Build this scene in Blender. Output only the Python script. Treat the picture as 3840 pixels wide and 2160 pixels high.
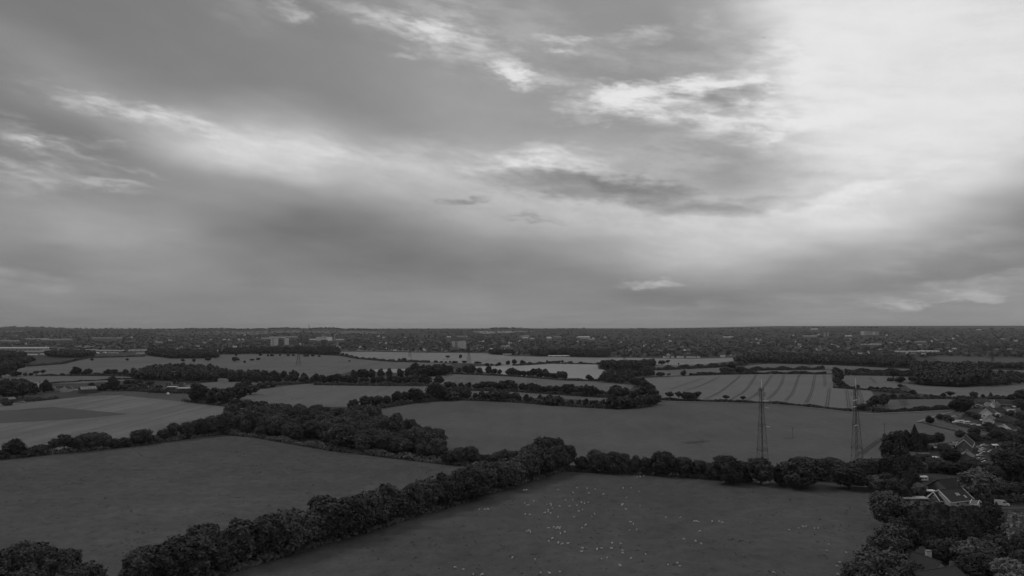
import bpy, bmesh, math, random
import numpy as np
from mathutils import Vector, Matrix, Quaternion

random.seed(7)
for _o in list(bpy.data.objects):
    bpy.data.objects.remove(_o, do_unlink=True)
SC = bpy.context.scene
COL = SC.collection
R = math.radians

# ---------------------------------------------------------------- camera
FPX, CXP, CYP, HORIZ, ALT = 2742.0, 1920.0, 1080.0, 1228.0, 80.0
PITCH = math.atan((HORIZ - CYP) / FPX)
cam_d = bpy.data.cameras.new('camera')
cam = bpy.data.objects.new('camera', cam_d)
COL.objects.link(cam)
cam_d.sensor_width = 36.0
cam_d.lens = 36.0 * FPX / 3840.0
cam_d.clip_start = 1.0
cam_d.clip_end = 60000.0
cam.location = (0, 0, ALT)
cam.rotation_euler = (math.pi / 2 + PITCH, 0, 0)
SC.camera = cam

def ray(px, py):
    a, b = (px - CXP) / FPX, (CYP - py) / FPX
    c, s = math.cos(PITCH), math.sin(PITCH)
    return Vector((a, c - b * s, s + b * c))

# ---------------------------------------------------------------- exposure
SC.view_settings.view_transform = 'Standard'
SC.view_settings.look = 'None'
SC.view_settings.exposure = 0.0
SC.view_settings.gamma = 1.0
SC.view_settings.use_curve_mapping = False
SC.render.engine = 'CYCLES'
SC.cycles.use_denoising = True
SC.cycles.use_adaptive_sampling = True
SC.cycles.adaptive_threshold = 0.015
SC.cycles.adaptive_min_samples = 8
SC.cycles.max_bounces = 5
SC.cycles.diffuse_bounces = 3
SC.cycles.transparent_max_bounces = 6

# ---------------------------------------------------------------- sun (veiled by thin cloud)
SUN_AZ, SUN_EL = -75.0, 48.0          # degrees, azimuth clockwise from the view axis (+Y)
sun_d = bpy.data.lights.new('sun', 'SUN')
sun_d.energy = 0.55
sun_d.angle = R(16)
sun_d.color = (1, 1, 1)
sun = bpy.data.objects.new('sun', sun_d)
COL.objects.link(sun)
_sd = Vector((math.sin(R(SUN_AZ)) * math.cos(R(SUN_EL)), math.cos(R(SUN_AZ)) * math.cos(R(SUN_EL)), math.sin(R(SUN_EL))))
sun.rotation_euler = _sd.to_track_quat('Z', 'Y').to_euler()
sun.location = (0, 0, 500)

# ---------------------------------------------------------------- sky
world = bpy.data.worlds.new('World')
SC.world = world
world.use_nodes = True
WN, WL = world.node_tree.nodes, world.node_tree.links
WN.clear()
def wn(t, **kw):
    n = WN.new(t)
    for k, v in kw.items():
        setattr(n, k, v)
    return n
def wm(op, a, b=None, c=None, clamp=False):
    n = wn('ShaderNodeMath', operation=op, use_clamp=clamp)
    for i, v in enumerate((a, b, c)):
        if v is None: continue
        if isinstance(v, (int, float)): n.inputs[i].default_value = v
        else: WL.new(v, n.inputs[i])
    return n.outputs[0]
def wvm(op, a, b=None, s=None):
    n = wn('ShaderNodeVectorMath', operation=op)
    for i, v in enumerate((a, b)):
        if v is None: continue
        if isinstance(v, tuple): n.inputs[i].default_value = v
        else: WL.new(v, n.inputs[i])
    if s is not None: n.inputs['Scale'].default_value = s
    return n.outputs[0]
def wmap(vec, loc=(0, 0, 0), rot=0.0, scale=(1, 1, 1), kind='TEXTURE'):
    n = wn('ShaderNodeMapping', vector_type=kind)
    WL.new(vec, n.inputs[0])
    n.inputs[1].default_value = loc; n.inputs[2].default_value = (0, 0, rot); n.inputs[3].default_value = scale
    return n.outputs[0]
def wnoise(vec, scale, detail=5.0, rough=0.55, out=0, dist=0.0):
    n = wn('ShaderNodeTexNoise', noise_dimensions='2D')
    WL.new(vec, n.inputs['Vector'])
    n.inputs['Scale'].default_value = scale; n.inputs['Detail'].default_value = detail
    n.inputs['Roughness'].default_value = rough; n.inputs['Distortion'].default_value = dist
    return n.outputs[out]
def wrange(v, a, b, c, d, smooth=True):
    n = wn('ShaderNodeMapRange', interpolation_type='SMOOTHSTEP' if smooth else 'LINEAR')
    WL.new(v, n.inputs[0])
    for i, x in enumerate((a, b, c, d)): n.inputs[i + 1].default_value = x
    return n.outputs[0]

tc = wn('ShaderNodeTexCoord')
DIR = wvm('NORMALIZE', tc.outputs['Generated'])
sep = wn('ShaderNodeSeparateXYZ'); WL.new(DIR, sep.inputs[0])
AZ = wm('ARCTAN2', sep.outputs[0], sep.outputs[1])
EL = wm('ARCSINE', sep.outputs[2])
cmb = wn('ShaderNodeCombineXYZ')
WL.new(wm('MULTIPLY', AZ, 10.0), cmb.inputs[0]); WL.new(wm('MULTIPLY', EL, 10.0), cmb.inputs[1])
P = cmb.outputs[0]                      # azimuth, elevation in tenths of a radian
# cloud sheet high above: plan coordinates, so streaks flatten towards the horizon
den = wm('MAXIMUM', wm('ADD', wm('ABSOLUTE', sep.outputs[2]), 0.05), 0.05)
pl = wn('ShaderNodeCombineXYZ')
WL.new(wm('DIVIDE', sep.outputs[0], den), pl.inputs[0]); WL.new(wm('DIVIDE', sep.outputs[1], den), pl.inputs[1])
PLAN = pl.outputs[0]

STR = wmap(P, rot=R(-4), scale=(3.2, 1.0, 1.0))     # stretched along the horizon
# two warps: broad and soft, fine and fibrous
w1 = wvm('SCALE', wvm('SUBTRACT', wnoise(STR, 0.9, 3, 0.5, 1), (0.5, 0.5, 0.5)), s=1.0)
w1 = wvm('MULTIPLY', w1, (1.9, 0.65, 0.0))
w2 = wvm('SUBTRACT', wnoise(STR, 5.0, 6, 0.62, 1), (0.5, 0.5, 0.5))
w2 = wvm('MULTIPLY', w2, (0.95, 0.40, 0.0))
P_SOFT = wvm('ADD', P, w1)
w1b = wvm('SCALE', w1, s=0.25)
P_FINE = wvm('ADD', wvm('ADD', P, w1b), w2)

def skyxy(px, py):
    d = ray(px, py).normalized()
    return math.atan2(d.x, d.y) * 10.0, math.asin(d.z) * 10.0
U = 10.0 / FPX
_rot = {}
def turned(vec, key, ang):
    """the sky coordinates turned by ang, shared by every cloud that lies at that tilt"""
    k = (key, ang)
    if k not in _rot:
        _rot[k] = vec if ang == 0 else wmap(vec, rot=R(ang), kind='POINT')
    return _rot[k]
def total(vec, key, lst):
    acc = 0.0
    for px, py, rx, ry, ang, amp in lst:
        ang = int(round(ang / 4.0)) * 4
        x, y = skyxy(px, py); c, s = math.cos(R(ang)), math.sin(R(ang)); x, y = x * c - y * s, x * s + y * c
        kx, ky = 1.0 / (rx * U), 1.0 / (ry * U)
        n = wn('ShaderNodeVectorMath', operation='MULTIPLY_ADD'); WL.new(turned(vec, key, ang), n.inputs[0])
        n.inputs[1].default_value = (kx, ky, 0.0); n.inputs[2].default_value = (-x * kx, -y * ky, 0.0)
        d = wn('ShaderNodeVectorMath', operation='DOT_PRODUCT'); WL.new(n.outputs[0], d.inputs[0]); WL.new(n.outputs[0], d.inputs[1])
        q = wm('SUBTRACT', 1.0, d.outputs['Value'], clamp=True)
        acc = wm('MULTIPLY_ADD', wm('MULTIPLY', q, q), amp, acc)
    return acc

# broad soft cloud masses: (x, y, rx, ry, tilt, amount), photograph pixels turned into directions
SOFT = [
 (380, 370, 1000, 140, 14, .065), (820, 500, 760, 170, 13, .055), (960, 560, 560, 210, 8, .13),
 (1250, 580, 720, 220, 6, .08), (820, 700, 520, 230, -25, .05), (1750, 670, 1000, 260, 6, .085),
 (1250, 800, 800, 170, -10, -.02), (1000, 860, 480, 120, 0, -.02), (620, 930, 400, 190, -4, .075),
 (380, 880, 220, 90, 5, .04), (170, 800, 320, 140, -8, .07), (1420, 940, 720, 150, 6, -.05),
 (800, 1020, 1100, 120, 0, -.025), (100, 1060, 460, 80, 12, .03),
 (2250, 780, 1200, 300, 8, .13), (2800, 880, 1000, 260, 3, .09), (2900, 700, 900, 360, 0, .04),
 (3370, 200, 900, 680, 8, .20), (3750, 350, 1000, 700, -10, .12), (3180, 240, 420, 460, 14, .05), (3400, 640, 800, 320, 0, .07),
 (3200, 870, 800, 220, 6, .06), (3050, -30, 600, 260, 14, .08),
 (3480, 200, 420, 200, -38, -.03), (3900, 850, 760, 280, -16, -.115), (3000, 1045, 1300, 160, -8, -.055),
 (2000, 1010, 1500, 170, 3, -.035), (2720, 640, 620, 170, 4, -.03), (3520, 800, 520, 190, -25, .04),
 (1750, 110, 620, 300, 8, .03), (2990, 160, 300, 330, 12, .05), (2960, 480, 380, 160, -8, .04), (2000, 430, 900, 240, 6, .05), (500, 1170, 1500, 120, 0, -.025),
]
FINE = [
 (300, 372, 180, 34, 12, .05), (420, 392, 150, 30, 12, .06), (560, 425, 170, 32, 14, .05), (720, 450, 160, 30, 14, .045), (905, 500, 220, 40, 8, .05), (1300, 560, 300, 40, 8, .04),
 (240, 560, 140, 22, 6, .08), (60, 610, 160, 22, 0, .07), (140, 680, 200, 22, 4, .06), (520, 640, 160, 18, 8, .05), (3300, 700, 420, 40, -12, .05), (2900, 180, 220, 50, 20, .05), (2780, 400, 300, 34, -6, .08),
 (1620, 95, 360, 180, 15, 0.055), (1820, 200, 380, 100, 18, 0.09), (1470, 70, 380, 52, 8, 0.12), (1690, 60, 190, 220, 20, 0.045), (1960, 90, 300, 130, 5, 0.05),
 (1120, 60, 95, 62, 10, 0.11), (950, 40, 220, 110, 0, 0.035), (1510, 215, 70, 24, 0, 0.07), (1590, 190, 100, 34, 10, 0.07), (1950, 275, 130, 48, 22, 0.2),
 (2150, 300, 240, 38, 10, 0.09), (2390, 135, 280, 40, -3, 0.1), (2100, 158, 120, 34, 6, 0.12), (2300, 200, 460, 60, 10, 0.05), (2640, 120, 180, 70, 40, 0.04),
 (2480, 325, 460, 42, -2, 0.17), (2330, 375, 280, 76, 9, 0.17), (2560, 425, 520, 95, 6, 0.14), (2720, 320, 460, 70, 0, 0.09), (2850, 260, 460, 140, 0, 0.07),
 (2240, 425, 120, 26, 15, 0.1), (2250, 450, 280, 24, 0, 0.05), (2800, 470, 560, 110, -8, 0.08), (3050, 465, 360, 40, -10, 0.08), (2750, 560, 560, 70, -12, 0.05),
 (2070, 590, 300, 66, 3, 0.12), (1950, 610, 170, 46, 0, 0.07), (1780, 640, 320, 46, 5, 0.04), (60, 510, 130, 52, 5, 0.1), (110, 545, 120, 46, 0, 0.07),
 (172, 568, 66, 34, 15, 0.11), (200, 645, 280, 62, 6, 0.09), (340, 532, 140, 28, -3, 0.09), (300, 590, 220, 46, 10, 0.05), (430, 700, 140, 20, 4, 0.06),
 (30, 420, 130, 20, 3, 0.05), (60, 700, 170, 44, 0, 0.04), (280, 370, 220, 42, 10, 0.06), (480, 410, 180, 50, 14, 0.07), (640, 440, 160, 36, 12, 0.05),
 (1700, 570, 460, 70, 8, 0.04), (2450, 1065, 140, 28, 0, 0.11), (3600, 1110, 320, 30, -4, 0.08), (3650, 1070, 540, 38, -6, 0.06), (3420, 1140, 260, 22, -3, 0.05),
 (2560, 1145, 280, 24, -3, 0.04), (3000, 1130, 440, 32, -3, 0.03), (3560, 950, 440, 70, -8, 0.05), (60, 1020, 260, 44, 15, 0.05),
]
DARK = [
 (2640, 352, 340, 36, 4, -0.1), (2120, 690, 480, 74, 4, -0.17), (2400, 735, 280, 90, 12, -0.16), (2690, 778, 310, 54, 2, -0.15), (2110, 738, 160, 36, 4, -0.08),
 (2040, 640, 320, 38, 12, -0.05), (1755, 750, 150, 20, -4, -0.12), (1980, 818, 160, 12, 3, -0.07), (2950, 620, 460, 80, 8, -0.05), (3000, 735, 240, 50, -8, -0.06),
]
fib = wnoise(wmap(P, rot=R(-8), scale=(3.6, 1.0, 1.0)), 5.0, 7, 0.62)
fibm = wrange(fib, 0.30, 0.68, 0.35, 1.5)
softsum = wm('MULTIPLY', total(P_SOFT, 'soft', SOFT), wrange(fib, 0.3, 0.7, 0.90, 1.10))
finesum = wm('MULTIPLY', total(P_FINE, 'fine', FINE), fibm)
finesum = wm('ADD', finesum, total(P_FINE, 'fine', DARK))
# even fibrous veil all round the sky
veil = wm('MULTIPLY', wm('SUBTRACT', wnoise(wmap(P_SOFT, rot=R(-6), scale=(2.8, 1.0, 1.0)), 1.7, 5, 0.55), 0.5), 0.05)
plan_n = wm('MULTIPLY', wm('SUBTRACT', wnoise(PLAN, 0.8, 4, 0.6), 0.5), 0.05)
hor = wrange(AZ, -0.75, 0.75, 0.49, 0.565, False)
upp = wrange(AZ, -0.75, 0.75, 0.44, 0.645, False)
mixf = wrange(EL, 0.04, 0.36, 0.0, 1.0)
base = wm('ADD', hor, wm('MULTIPLY', wm('SUBTRACT', upp, hor), mixf))
val = wm('ADD', wm('ADD', base, softsum), wm('ADD', finesum, wm('ADD', veil, plan_n)))
val = wm('SMOOTH_MIN', wm('MAXIMUM', val, 0.30), 0.895, 0.18)
lin = wm('POWER', val, 2.2)
# the clear blue above the veil, grey like everything here
nish = wn('ShaderNodeTexSky', sky_type='NISHITA')
nish.sun_disc = False
nish.sun_elevation = R(SUN_EL); nish.sun_rotation = R(SUN_AZ)
nish.altitude = 100
bw = wn('ShaderNodeRGBToBW'); WL.new(nish.outputs[0], bw.inputs[0])
nsky = wm('MULTIPLY', bw.outputs[0], 0.004)
tot = wm('ADD', lin, nsky)
bg = wn('ShaderNodeBackground'); WL.new(tot, bg.inputs[0]); bg.inputs[1].default_value = 1.0
wo = wn('ShaderNodeOutputWorld'); WL.new(bg.outputs[0], wo.inputs[0])
world.cycles.sampling_method = 'MANUAL'
world.cycles.sample_map_resolution = 512

# ================================================================ helpers
RNG = np.random.default_rng(11)
SKYLINE = [(-1500,1232),(-400,1230),(0,1228),(60,1226),(150,1227),(260,1231),(300,1233),(450,1232),(560,1234),(690,1235),(710,1233),(770,1234),
 (850,1232),(890,1236),(1000,1233),(1070,1230),(1150,1234),(1200,1231),(1250,1231),(1300,1236),(1330,1234),(1400,1237),(1480,1235),
 (1750,1235),(1870,1231),(1950,1231),(1990,1235),(2190,1232),(2215,1236),(2400,1234),(2700,1233),(2880,1232),(3000,1230),(3200,1229),
 (3330,1229),(3430,1231),(3600,1233),(3840,1234),(4300,1236),(5500,1236)]
SLX = np.array([(p[0]-CXP)/FPX for p in SKYLINE]); SLY = np.array([p[1] for p in SKYLINE], float)
YC = 7400.0                                    # distance of the hill crest
def terrain_z(x, y):
    """flat farmland, then a valley side that climbs to the far ridge, then a farther plateau"""
    x = np.asarray(x, float); y = np.asarray(y, float)
    t = np.clip((y - 1900.0) / (YC - 1900.0), 0, 1)
    u = x / np.maximum(y, 1500.0)
    crest = ALT - (np.interp(u, SLX, SLY) - HORIZ) * YC / FPX
    prof = 0.30 * t ** 1.2 + 0.70 * (3 * t ** 2 - 2 * t ** 3)
    z = crest * prof
    # small spurs on the slope
    z = z + 2.4 * np.sin(x / 610.0 + y / 900.0) * np.sin(y / 700.0) * np.clip((y - 2300) / 900.0, 0, 1) * (1 - t ** 6)
    far = np.clip((y - YC) / 5200.0, 0, 1)
    plate = np.interp(u, [-0.9, 0.2, 0.36, 0.7, 1.2], [40, 62, 104, 110, 108])
    dip = z * (1 - 0.45 * np.sin(np.clip((y - YC) / 3000.0, 0, 1) * math.pi / 2))
    return np.where(y > YC, dip + (plate - dip) * far ** 2, z)
def tz(x, y): return float(terrain_z(x, y))

def pix(px, py, z=0.0):
    """the point at height z above the flat farmland that the photograph shows at px, py"""
    d = ray(px, py)
    t = (z - ALT) / d.z
    return Vector((d.x * t, d.y * t, z))
def gpix(px, py):
    """the ground point (valley slope included) shown at px, py"""
    d = ray(px, py)
    if d.z < -1e-4:
        t = -ALT / d.z
        if d.y * t < 1900: return Vector((d.x * t, d.y * t, 0.0))
    lo = 1500.0 / d.y; hi = None; t = lo
    while t * d.y < YC:
        t2 = t + 25.0
        if ALT + d.z * t2 <= tz(d.x * t2, d.y * t2): hi = t2; break
        t = t2
    if hi is None: t = YC * 0.995 / d.y; return Vector((d.x * t, d.y * t, tz(d.x * t, d.y * t)))
    for _ in range(30):
        m = (t + hi) / 2
        if ALT + d.z * m <= tz(d.x * m, d.y * m): hi = m
        else: t = m
    return Vector((d.x * t, d.y * t, tz(d.x * t, d.y * t)))

def ordinal(n):
    w = ['first','second','third','fourth','fifth','sixth','seventh','eighth','ninth','tenth','eleventh','twelfth','thirteenth','fourteenth',
         'fifteenth','sixteenth','seventeenth','eighteenth','nineteenth','twentieth','twenty-first','twenty-second','twenty-third','twenty-fourth',
         'twenty-fifth','twenty-sixth','twenty-seventh','twenty-eighth','twenty-ninth','thirtieth']
    return w[n - 1]

def fast_mesh(name, V, F, smooth=False):
    """V (n,3) and F (m,k) with one k, straight into a mesh"""
    V = np.asarray(V, np.float32); F = np.asarray(F, np.int32)
    me = bpy.data.meshes.new(name)
    me.vertices.add(len(V)); me.vertices.foreach_set('co', V.ravel())
    k = F.shape[1]
    me.loops.add(F.size); me.loops.foreach_set('vertex_index', F.ravel())
    me.polygons.add(len(F)); me.polygons.foreach_set('loop_start', np.arange(0, F.size, k, dtype=np.int32))
    me.polygons.foreach_set('loop_total', np.full(len(F), k, np.int32))
    if smooth: me.polygons.foreach_set('use_smooth', np.ones(len(F), bool))
    me.update(calc_edges=True); me.validate()
    return me
def link(name, me, mat=None, parent=None, loc=None):
    o = bpy.data.objects.new(name, me); COL.objects.link(o)
    if mat is not None and me is not None: 
        if not me.materials: me.materials.append(mat)
    if parent is not None: o.parent = parent
    if loc is not None: o.location = loc
    return o
def empty(name, loc=(0, 0, 0), rz=0.0):
    o = bpy.data.objects.new(name, None); COL.objects.link(o)
    o.location = loc; o.rotation_euler = (0, 0, rz); o.empty_display_size = 0.5
    return o
def tag(o, label=None, cat=None, group=None, kind=None):
    if label: o['label'] = label
    if cat: o['category'] = cat
    if group: o['group'] = group
    if kind: o['kind'] = kind
    return o
def structure(name, me, mat, parent=None):
    o = link(name, me, mat, parent)
    if parent is None: o['kind'] = 'structure'
    return o

class MB:
    """collects boxes, tubes, polygons; build() makes one mesh object"""
    def __init__(s): s.v = []; s.f = []
    def add(s, vs, fs):
        n = len(s.v); s.v += [tuple(p) for p in vs]; s.f += [tuple(i + n for i in f) for f in fs]; return s
    def box(s, c, d, rz=0.0, taper=1.0):
        cx, cy, cz = c; dx, dy, dz = d[0] / 2, d[1] / 2, d[2] / 2
        ca, sa = math.cos(rz), math.sin(rz); vs = []
        for k, t in ((-1, 1.0), (1, taper)):
            for i, j in ((-1, -1), (1, -1), (1, 1), (-1, 1)):
                x, y = i * dx * t, j * dy * t
                vs.append((cx + x * ca - y * sa, cy + x * sa + y * ca, cz + k * dz))
        return s.add(vs, [(3, 2, 1, 0), (4, 5, 6, 7), (0, 1, 5, 4), (1, 2, 6, 5), (2, 3, 7, 6), (3, 0, 4, 7)])
    def tube(s, a, b, ra, rb=None, n=6, cap=True):
        a = Vector(a); b = Vector(b); rb = ra if rb is None else rb
        d = (b - a)
        if d.length < 1e-6: return s
        q = d.normalized().to_track_quat('Z', 'Y'); vs = []
        for p, r in ((a, ra), (b, rb)):
            for i in range(n):
                t = 2 * math.pi * i / n
                vs.append(p + q @ Vector((math.cos(t) * r, math.sin(t) * r, 0)))
        fs = [(i, (i + 1) % n, n + (i + 1) % n, n + i) for i in range(n)]
        if cap: fs += [tuple(range(n - 1, -1, -1)), tuple(range(n, 2 * n))]
        return s.add(vs, fs)
    def prism(s, prof, x0, x1):
        """profile of (y, z) points extruded along x"""
        n = len(prof); vs = [(x0, y, z) for y, z in prof] + [(x1, y, z) for y, z in prof]
        fs = [(i, (i + 1) % n, n + (i + 1) % n, n + i) for i in range(n)] + [tuple(range(n - 1, -1, -1)), tuple(range(n, 2 * n))]
        return s.add(vs, fs)
    def mesh(s, name, smooth=False):
        me = bpy.data.meshes.new(name); me.from_pydata(s.v, [], s.f); me.update()
        bm = bmesh.new(); bm.from_mesh(me); bmesh.ops.recalc_face_normals(bm, faces=bm.faces); bm.to_mesh(me); bm.free()
        if smooth:
            for p in me.polygons: p.use_smooth = True
        return me
    def build(s, name, mat, parent=None, smooth=False):
        return link(name, s.mesh(name, smooth), mat, parent)

# ---------------------------------------------------------------- materials (grey: the photograph is black and white)
def nodes_of(name):
    m = bpy.data.materials.new(name); m.use_nodes = True
    nt = m.node_tree; b = nt.nodes['Principled BSDF']
    return m, nt, b
def nset(n, **kw):
    for k, v in kw.items(): n.inputs[k].default_value = v
    return n
def mat_plain(name, v, var=0.15, scale=1.0, rough=0.75, spec=0.25, metal=0.0, objrand=0.0, bump=0.0):
    m, nt, b = nodes_of(name); N, L = nt.nodes, nt.links
    tcx = N.new('ShaderNodeTexCoord')
    no = N.new('ShaderNodeTexNoise'); nset(no, Scale=scale, Detail=5.0, Roughness=0.6); L.new(tcx.outputs['Object'], no.inputs['Vector'])
    mr = N.new('ShaderNodeMapRange'); L.new(no.outputs[0], mr.inputs[0])
    for i, x in enumerate((0.25, 0.75, v * (1 - var), v * (1 + var))): mr.inputs[i + 1].default_value = x
    out = mr.outputs[0]
    if objrand:
        oi = N.new('ShaderNodeObjectInfo'); r2 = N.new('ShaderNodeMapRange'); L.new(oi.outputs['Random'], r2.inputs[0])
        r2.inputs[3].default_value = 1 - objrand; r2.inputs[4].default_value = 1 + objrand
        mu = N.new('ShaderNodeMath'); mu.operation = 'MULTIPLY'; L.new(out, mu.inputs[0]); L.new(r2.outputs[0], mu.inputs[1]); out = mu.outputs[0]
    L.new(out, b.inputs['Base Color'])
    nset(b, Roughness=rough, Metallic=metal); b.inputs['Specular IOR Level'].default_value = spec
    if bump:
        bp = N.new('ShaderNodeBump'); bp.inputs['Strength'].default_value = bump; L.new(no.outputs[0], bp.inputs['Height']); L.new(bp.outputs[0], b.inputs['Normal'])
    return m
def mat_leaf(name, v, objrand=0.3, var=0.35, facerand=True):
    m, nt, b = nodes_of(name); N, L = nt.nodes, nt.links
    tcx = N.new('ShaderNodeTexCoord')
    no = N.new('ShaderNodeTexNoise'); nset(no, Scale=0.55, Detail=4.0, Roughness=0.65); L.new(tcx.outputs['Object'], no.inputs['Vector'])
    mr = N.new('ShaderNodeMapRange'); L.new(no.outputs[0], mr.inputs[0])
    for i, x in enumerate((0.3, 0.7, v * (1 - var), v * (1 + var))): mr.inputs[i + 1].default_value = x
    oi = N.new('ShaderNodeObjectInfo'); r2 = N.new('ShaderNodeMapRange'); L.new(oi.outputs['Random'], r2.inputs[0])
    r2.inputs[3].default_value = 1 - objrand; r2.inputs[4].default_value = 1 + objrand
    mu = N.new('ShaderNodeMath'); mu.operation = 'MULTIPLY'; L.new(mr.outputs[0], mu.inputs[0]); L.new(r2.outputs[0], mu.inputs[1])
    out = mu.outputs[0]
    if facerand:                                   # every leaf spray its own tone
        ge = N.new('ShaderNodeNewGeometry'); r3 = N.new('ShaderNodeMapRange'); L.new(ge.outputs['Random Per Island'], r3.inputs[0])
        r3.inputs[3].default_value = 0.62; r3.inputs[4].default_value = 1.38
        m2 = N.new('ShaderNodeMath'); m2.operation = 'MULTIPLY'; L.new(out, m2.inputs[0]); L.new(r3.outputs[0], m2.inputs[1]); out = m2.outputs[0]
    L.new(out, b.inputs['Base Color']); nset(b, Roughness=0.65); b.inputs['Specular IOR Level'].default_value = 0.25
    return m
def mat_field(name, v, var=0.12, stripe=None, fine=0.10, patch=0.0):
    """grass or stubble: broad patches, fine tufts, and optional drill or mowing stripes (bearing deg, spacing m, amount)"""
    m, nt, b = nodes_of(name); N, L = nt.nodes, nt.links
    ge = N.new('ShaderNodeNewGeometry'); pos = ge.outputs['Position']
    def noise(sc, det, ro, vec=pos):
        n = N.new('ShaderNodeTexNoise'); nset(n, Scale=sc, Detail=det, Roughness=ro); L.new(vec, n.inputs['Vector']); return n.outputs[0]
    def rng(o, lo, hi, a=0.3, c=0.7):
        r = N.new('ShaderNodeMapRange'); L.new(o, r.inputs[0])
        for i, x in enumerate((a, c, lo, hi)): r.inputs[i + 1].default_value = x
        return r.outputs[0]
    def mul(a, c):
        mm = N.new('ShaderNodeMath'); mm.operation = 'MULTIPLY'; L.new(a, mm.inputs[0])
        if isinstance(c, float): mm.inputs[1].default_value = c
        else: L.new(c, mm.inputs[1])
        return mm.outputs[0]
    out = mul(rng(noise(0.011, 5, 0.6), 1 - var, 1 + var), rng(noise(0.16, 4, 0.6), 1 - fine, 1 + fine))
    out = mul(out, rng(noise(0.9, 3, 0.7), 1 - fine * 0.9, 1 + fine * 0.9))
    out = mul(out, rng(noise(0.045, 4, 0.6), 1 - var * 0.45, 1 + var * 0.45))
    if patch:                                       # scattered thistle and dung tufts
        out = mul(out, rng(noise(0.35, 2, 0.5), 1 - patch, 1.0, 0.30, 0.40))
    if stripe:
        ang, sp, am = stripe
        mp = N.new('ShaderNodeMapping'); mp.vector_type = 'POINT'; L.new(pos, mp.inputs[0]); mp.inputs[2].default_value = (0, 0, R(ang))
        wv = N.new('ShaderNodeTexWave'); wv.wave_type = 'BANDS'; wv.bands_direction = 'X'
        nset(wv, Scale=2 * math.pi / (sp * 20.0) * 3.2, Distortion=1.2, Detail=3.0); wv.inputs['Detail Scale'].default_value = 0.6
        L.new(mp.outputs[0], wv.inputs['Vector'])
        out = mul(out, rng(wv.outputs['Fac'], 1 - am, 1 + am, 0.1, 0.9))
        mp2 = N.new('ShaderNodeMapping'); L.new(pos, mp2.inputs[0]); mp2.inputs[2].default_value = (0, 0, R(ang)); mp2.inputs[3].default_value = (0.09, 0.004, 1)
        out = mul(out, rng(noise(1.0, 3, 0.6, mp2.outputs[0]), 1 - am * 1.6, 1 + am * 1.6))
    out = mul(out, float(v))
    L.new(out, b.inputs['Base Color']); nset(b, Roughness=0.95); b.inputs['Specular IOR Level'].default_value = 0.08
    bp = N.new('ShaderNodeBump'); bp.inputs['Strength'].default_value = 0.35; bp.inputs['Distance'].default_value = 0.25
    L.new(noise(1.1, 4, 0.7), bp.inputs['Height']); L.new(bp.outputs[0], b.inputs['Normal'])
    return m

M = {}
M['ground'] = mat_field('rough_ground', 0.085, 0.3, fine=0.3, patch=0.3)
M['pasture'] = mat_field('grazed_pasture', 0.108, 0.15, fine=0.16, patch=0.25)
M['pasture_left'] = mat_field('left_pasture', 0.112, 0.17, fine=0.18, patch=0.3)
M['crop'] = mat_field('green_crop', 0.132, 0.13, fine=0.10, stripe=(78, 9.0, 0.03))
M['crop_lined'] = mat_field('drilled_crop', 0.190, 0.08, fine=0.05)
M['stubble'] = mat_field('stubble', 0.190, 0.10, fine=0.07, stripe=(-14, 7.0, 0.13))
M['stubble_dark'] = mat_field('unmown_patch', 0.112, 0.08, fine=0.07, stripe=(-14, 7.0, 0.03))
M['pale'] = mat_field('ripe_corn', 0.36, 0.07, fine=0.04)
M['pale_mid'] = mat_field('ripening_corn', 0.27, 0.09, fine=0.05, stripe=(85, 22.0, 0.04))
M['mid'] = mat_field('hay_meadow', 0.160, 0.12, fine=0.06, stripe=(80, 14.0, 0.05))
M['mid2'] = mat_field('cut_meadow', 0.172, 0.12, fine=0.07, stripe=(70, 10.0, 0.05))
M['dim'] = mat_field('dark_paddock', 0.105, 0.16, fine=0.14, patch=0.25)
M['rough'] = mat_field('rough_grass', 0.120, 0.25, fine=0.25, patch=0.5)
M['track'] = mat_field('chalk_track', 0.27, 0.15, fine=0.15)
M['rut'] = mat_field('bare_rut', 0.075, 0.2, fine=0.2)
M['tramline'] = mat_field('crop_tramline', 0.095, 0.2, fine=0.35)
M['scuff'] = mat_field('worn_grass', 0.20, 0.2, fine=0.2)
M['drive'] = mat_field('gravel_drive', 0.115, 0.15, fine=0.15)
M['farhill'] = mat_field('hillside', 0.068, 0.2, fine=0.15)
M['leaf_town'] = mat_leaf('town_leaves', 0.09, 0.2, 0.2)
M['town_roof'] = mat_plain('town_roofs', 0.075, 0.3, 0.02, 0.85, 0.15, objrand=0.3)
M['leaf'] = mat_leaf('broad_leaves', 0.077, 0.38)
M['leaf_far'] = mat_leaf('far_leaves', 0.059, 0.25)
M['leaf_pale'] = mat_leaf('pale_leaves', 0.19, 0.15)
M['leaf_dark'] = mat_leaf('evergreen_needles', 0.045, 0.2)
M['tussock'] = mat_leaf('tussock_grass', 0.10, 0.0, 0.3)
M['bark'] = mat_plain('bark', 0.09, 0.3, 3.0, 0.9, 0.1)
M['white'] = mat_plain('white_paint', 0.82, 0.08, 1.5, 0.6, 0.3)
M['white_soft'] = mat_plain('weathered_white_cladding', 0.52, 0.15, 0.3, 0.7, 0.2, objrand=0.15)
M['render_wall'] = mat_plain('pale_render', 0.42, 0.12, 0.8, 0.85, 0.15, objrand=0.25)
M['brick'] = mat_plain('brickwork', 0.17, 0.25, 4.0, 0.9, 0.1, objrand=0.2)
M['roof'] = mat_plain('roof_tiles', 0.055, 0.25, 2.5, 0.85, 0.15, objrand=0.25, bump=0.4)
M['roof_grey'] = mat_plain('grey_roof_sheet', 0.17, 0.2, 1.0, 0.8, 0.2, objrand=0.25)
M['roof_pale'] = mat_plain('pale_metal_roof', 0.40, 0.15, 0.15, 0.55, 0.3, objrand=0.2)
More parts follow.
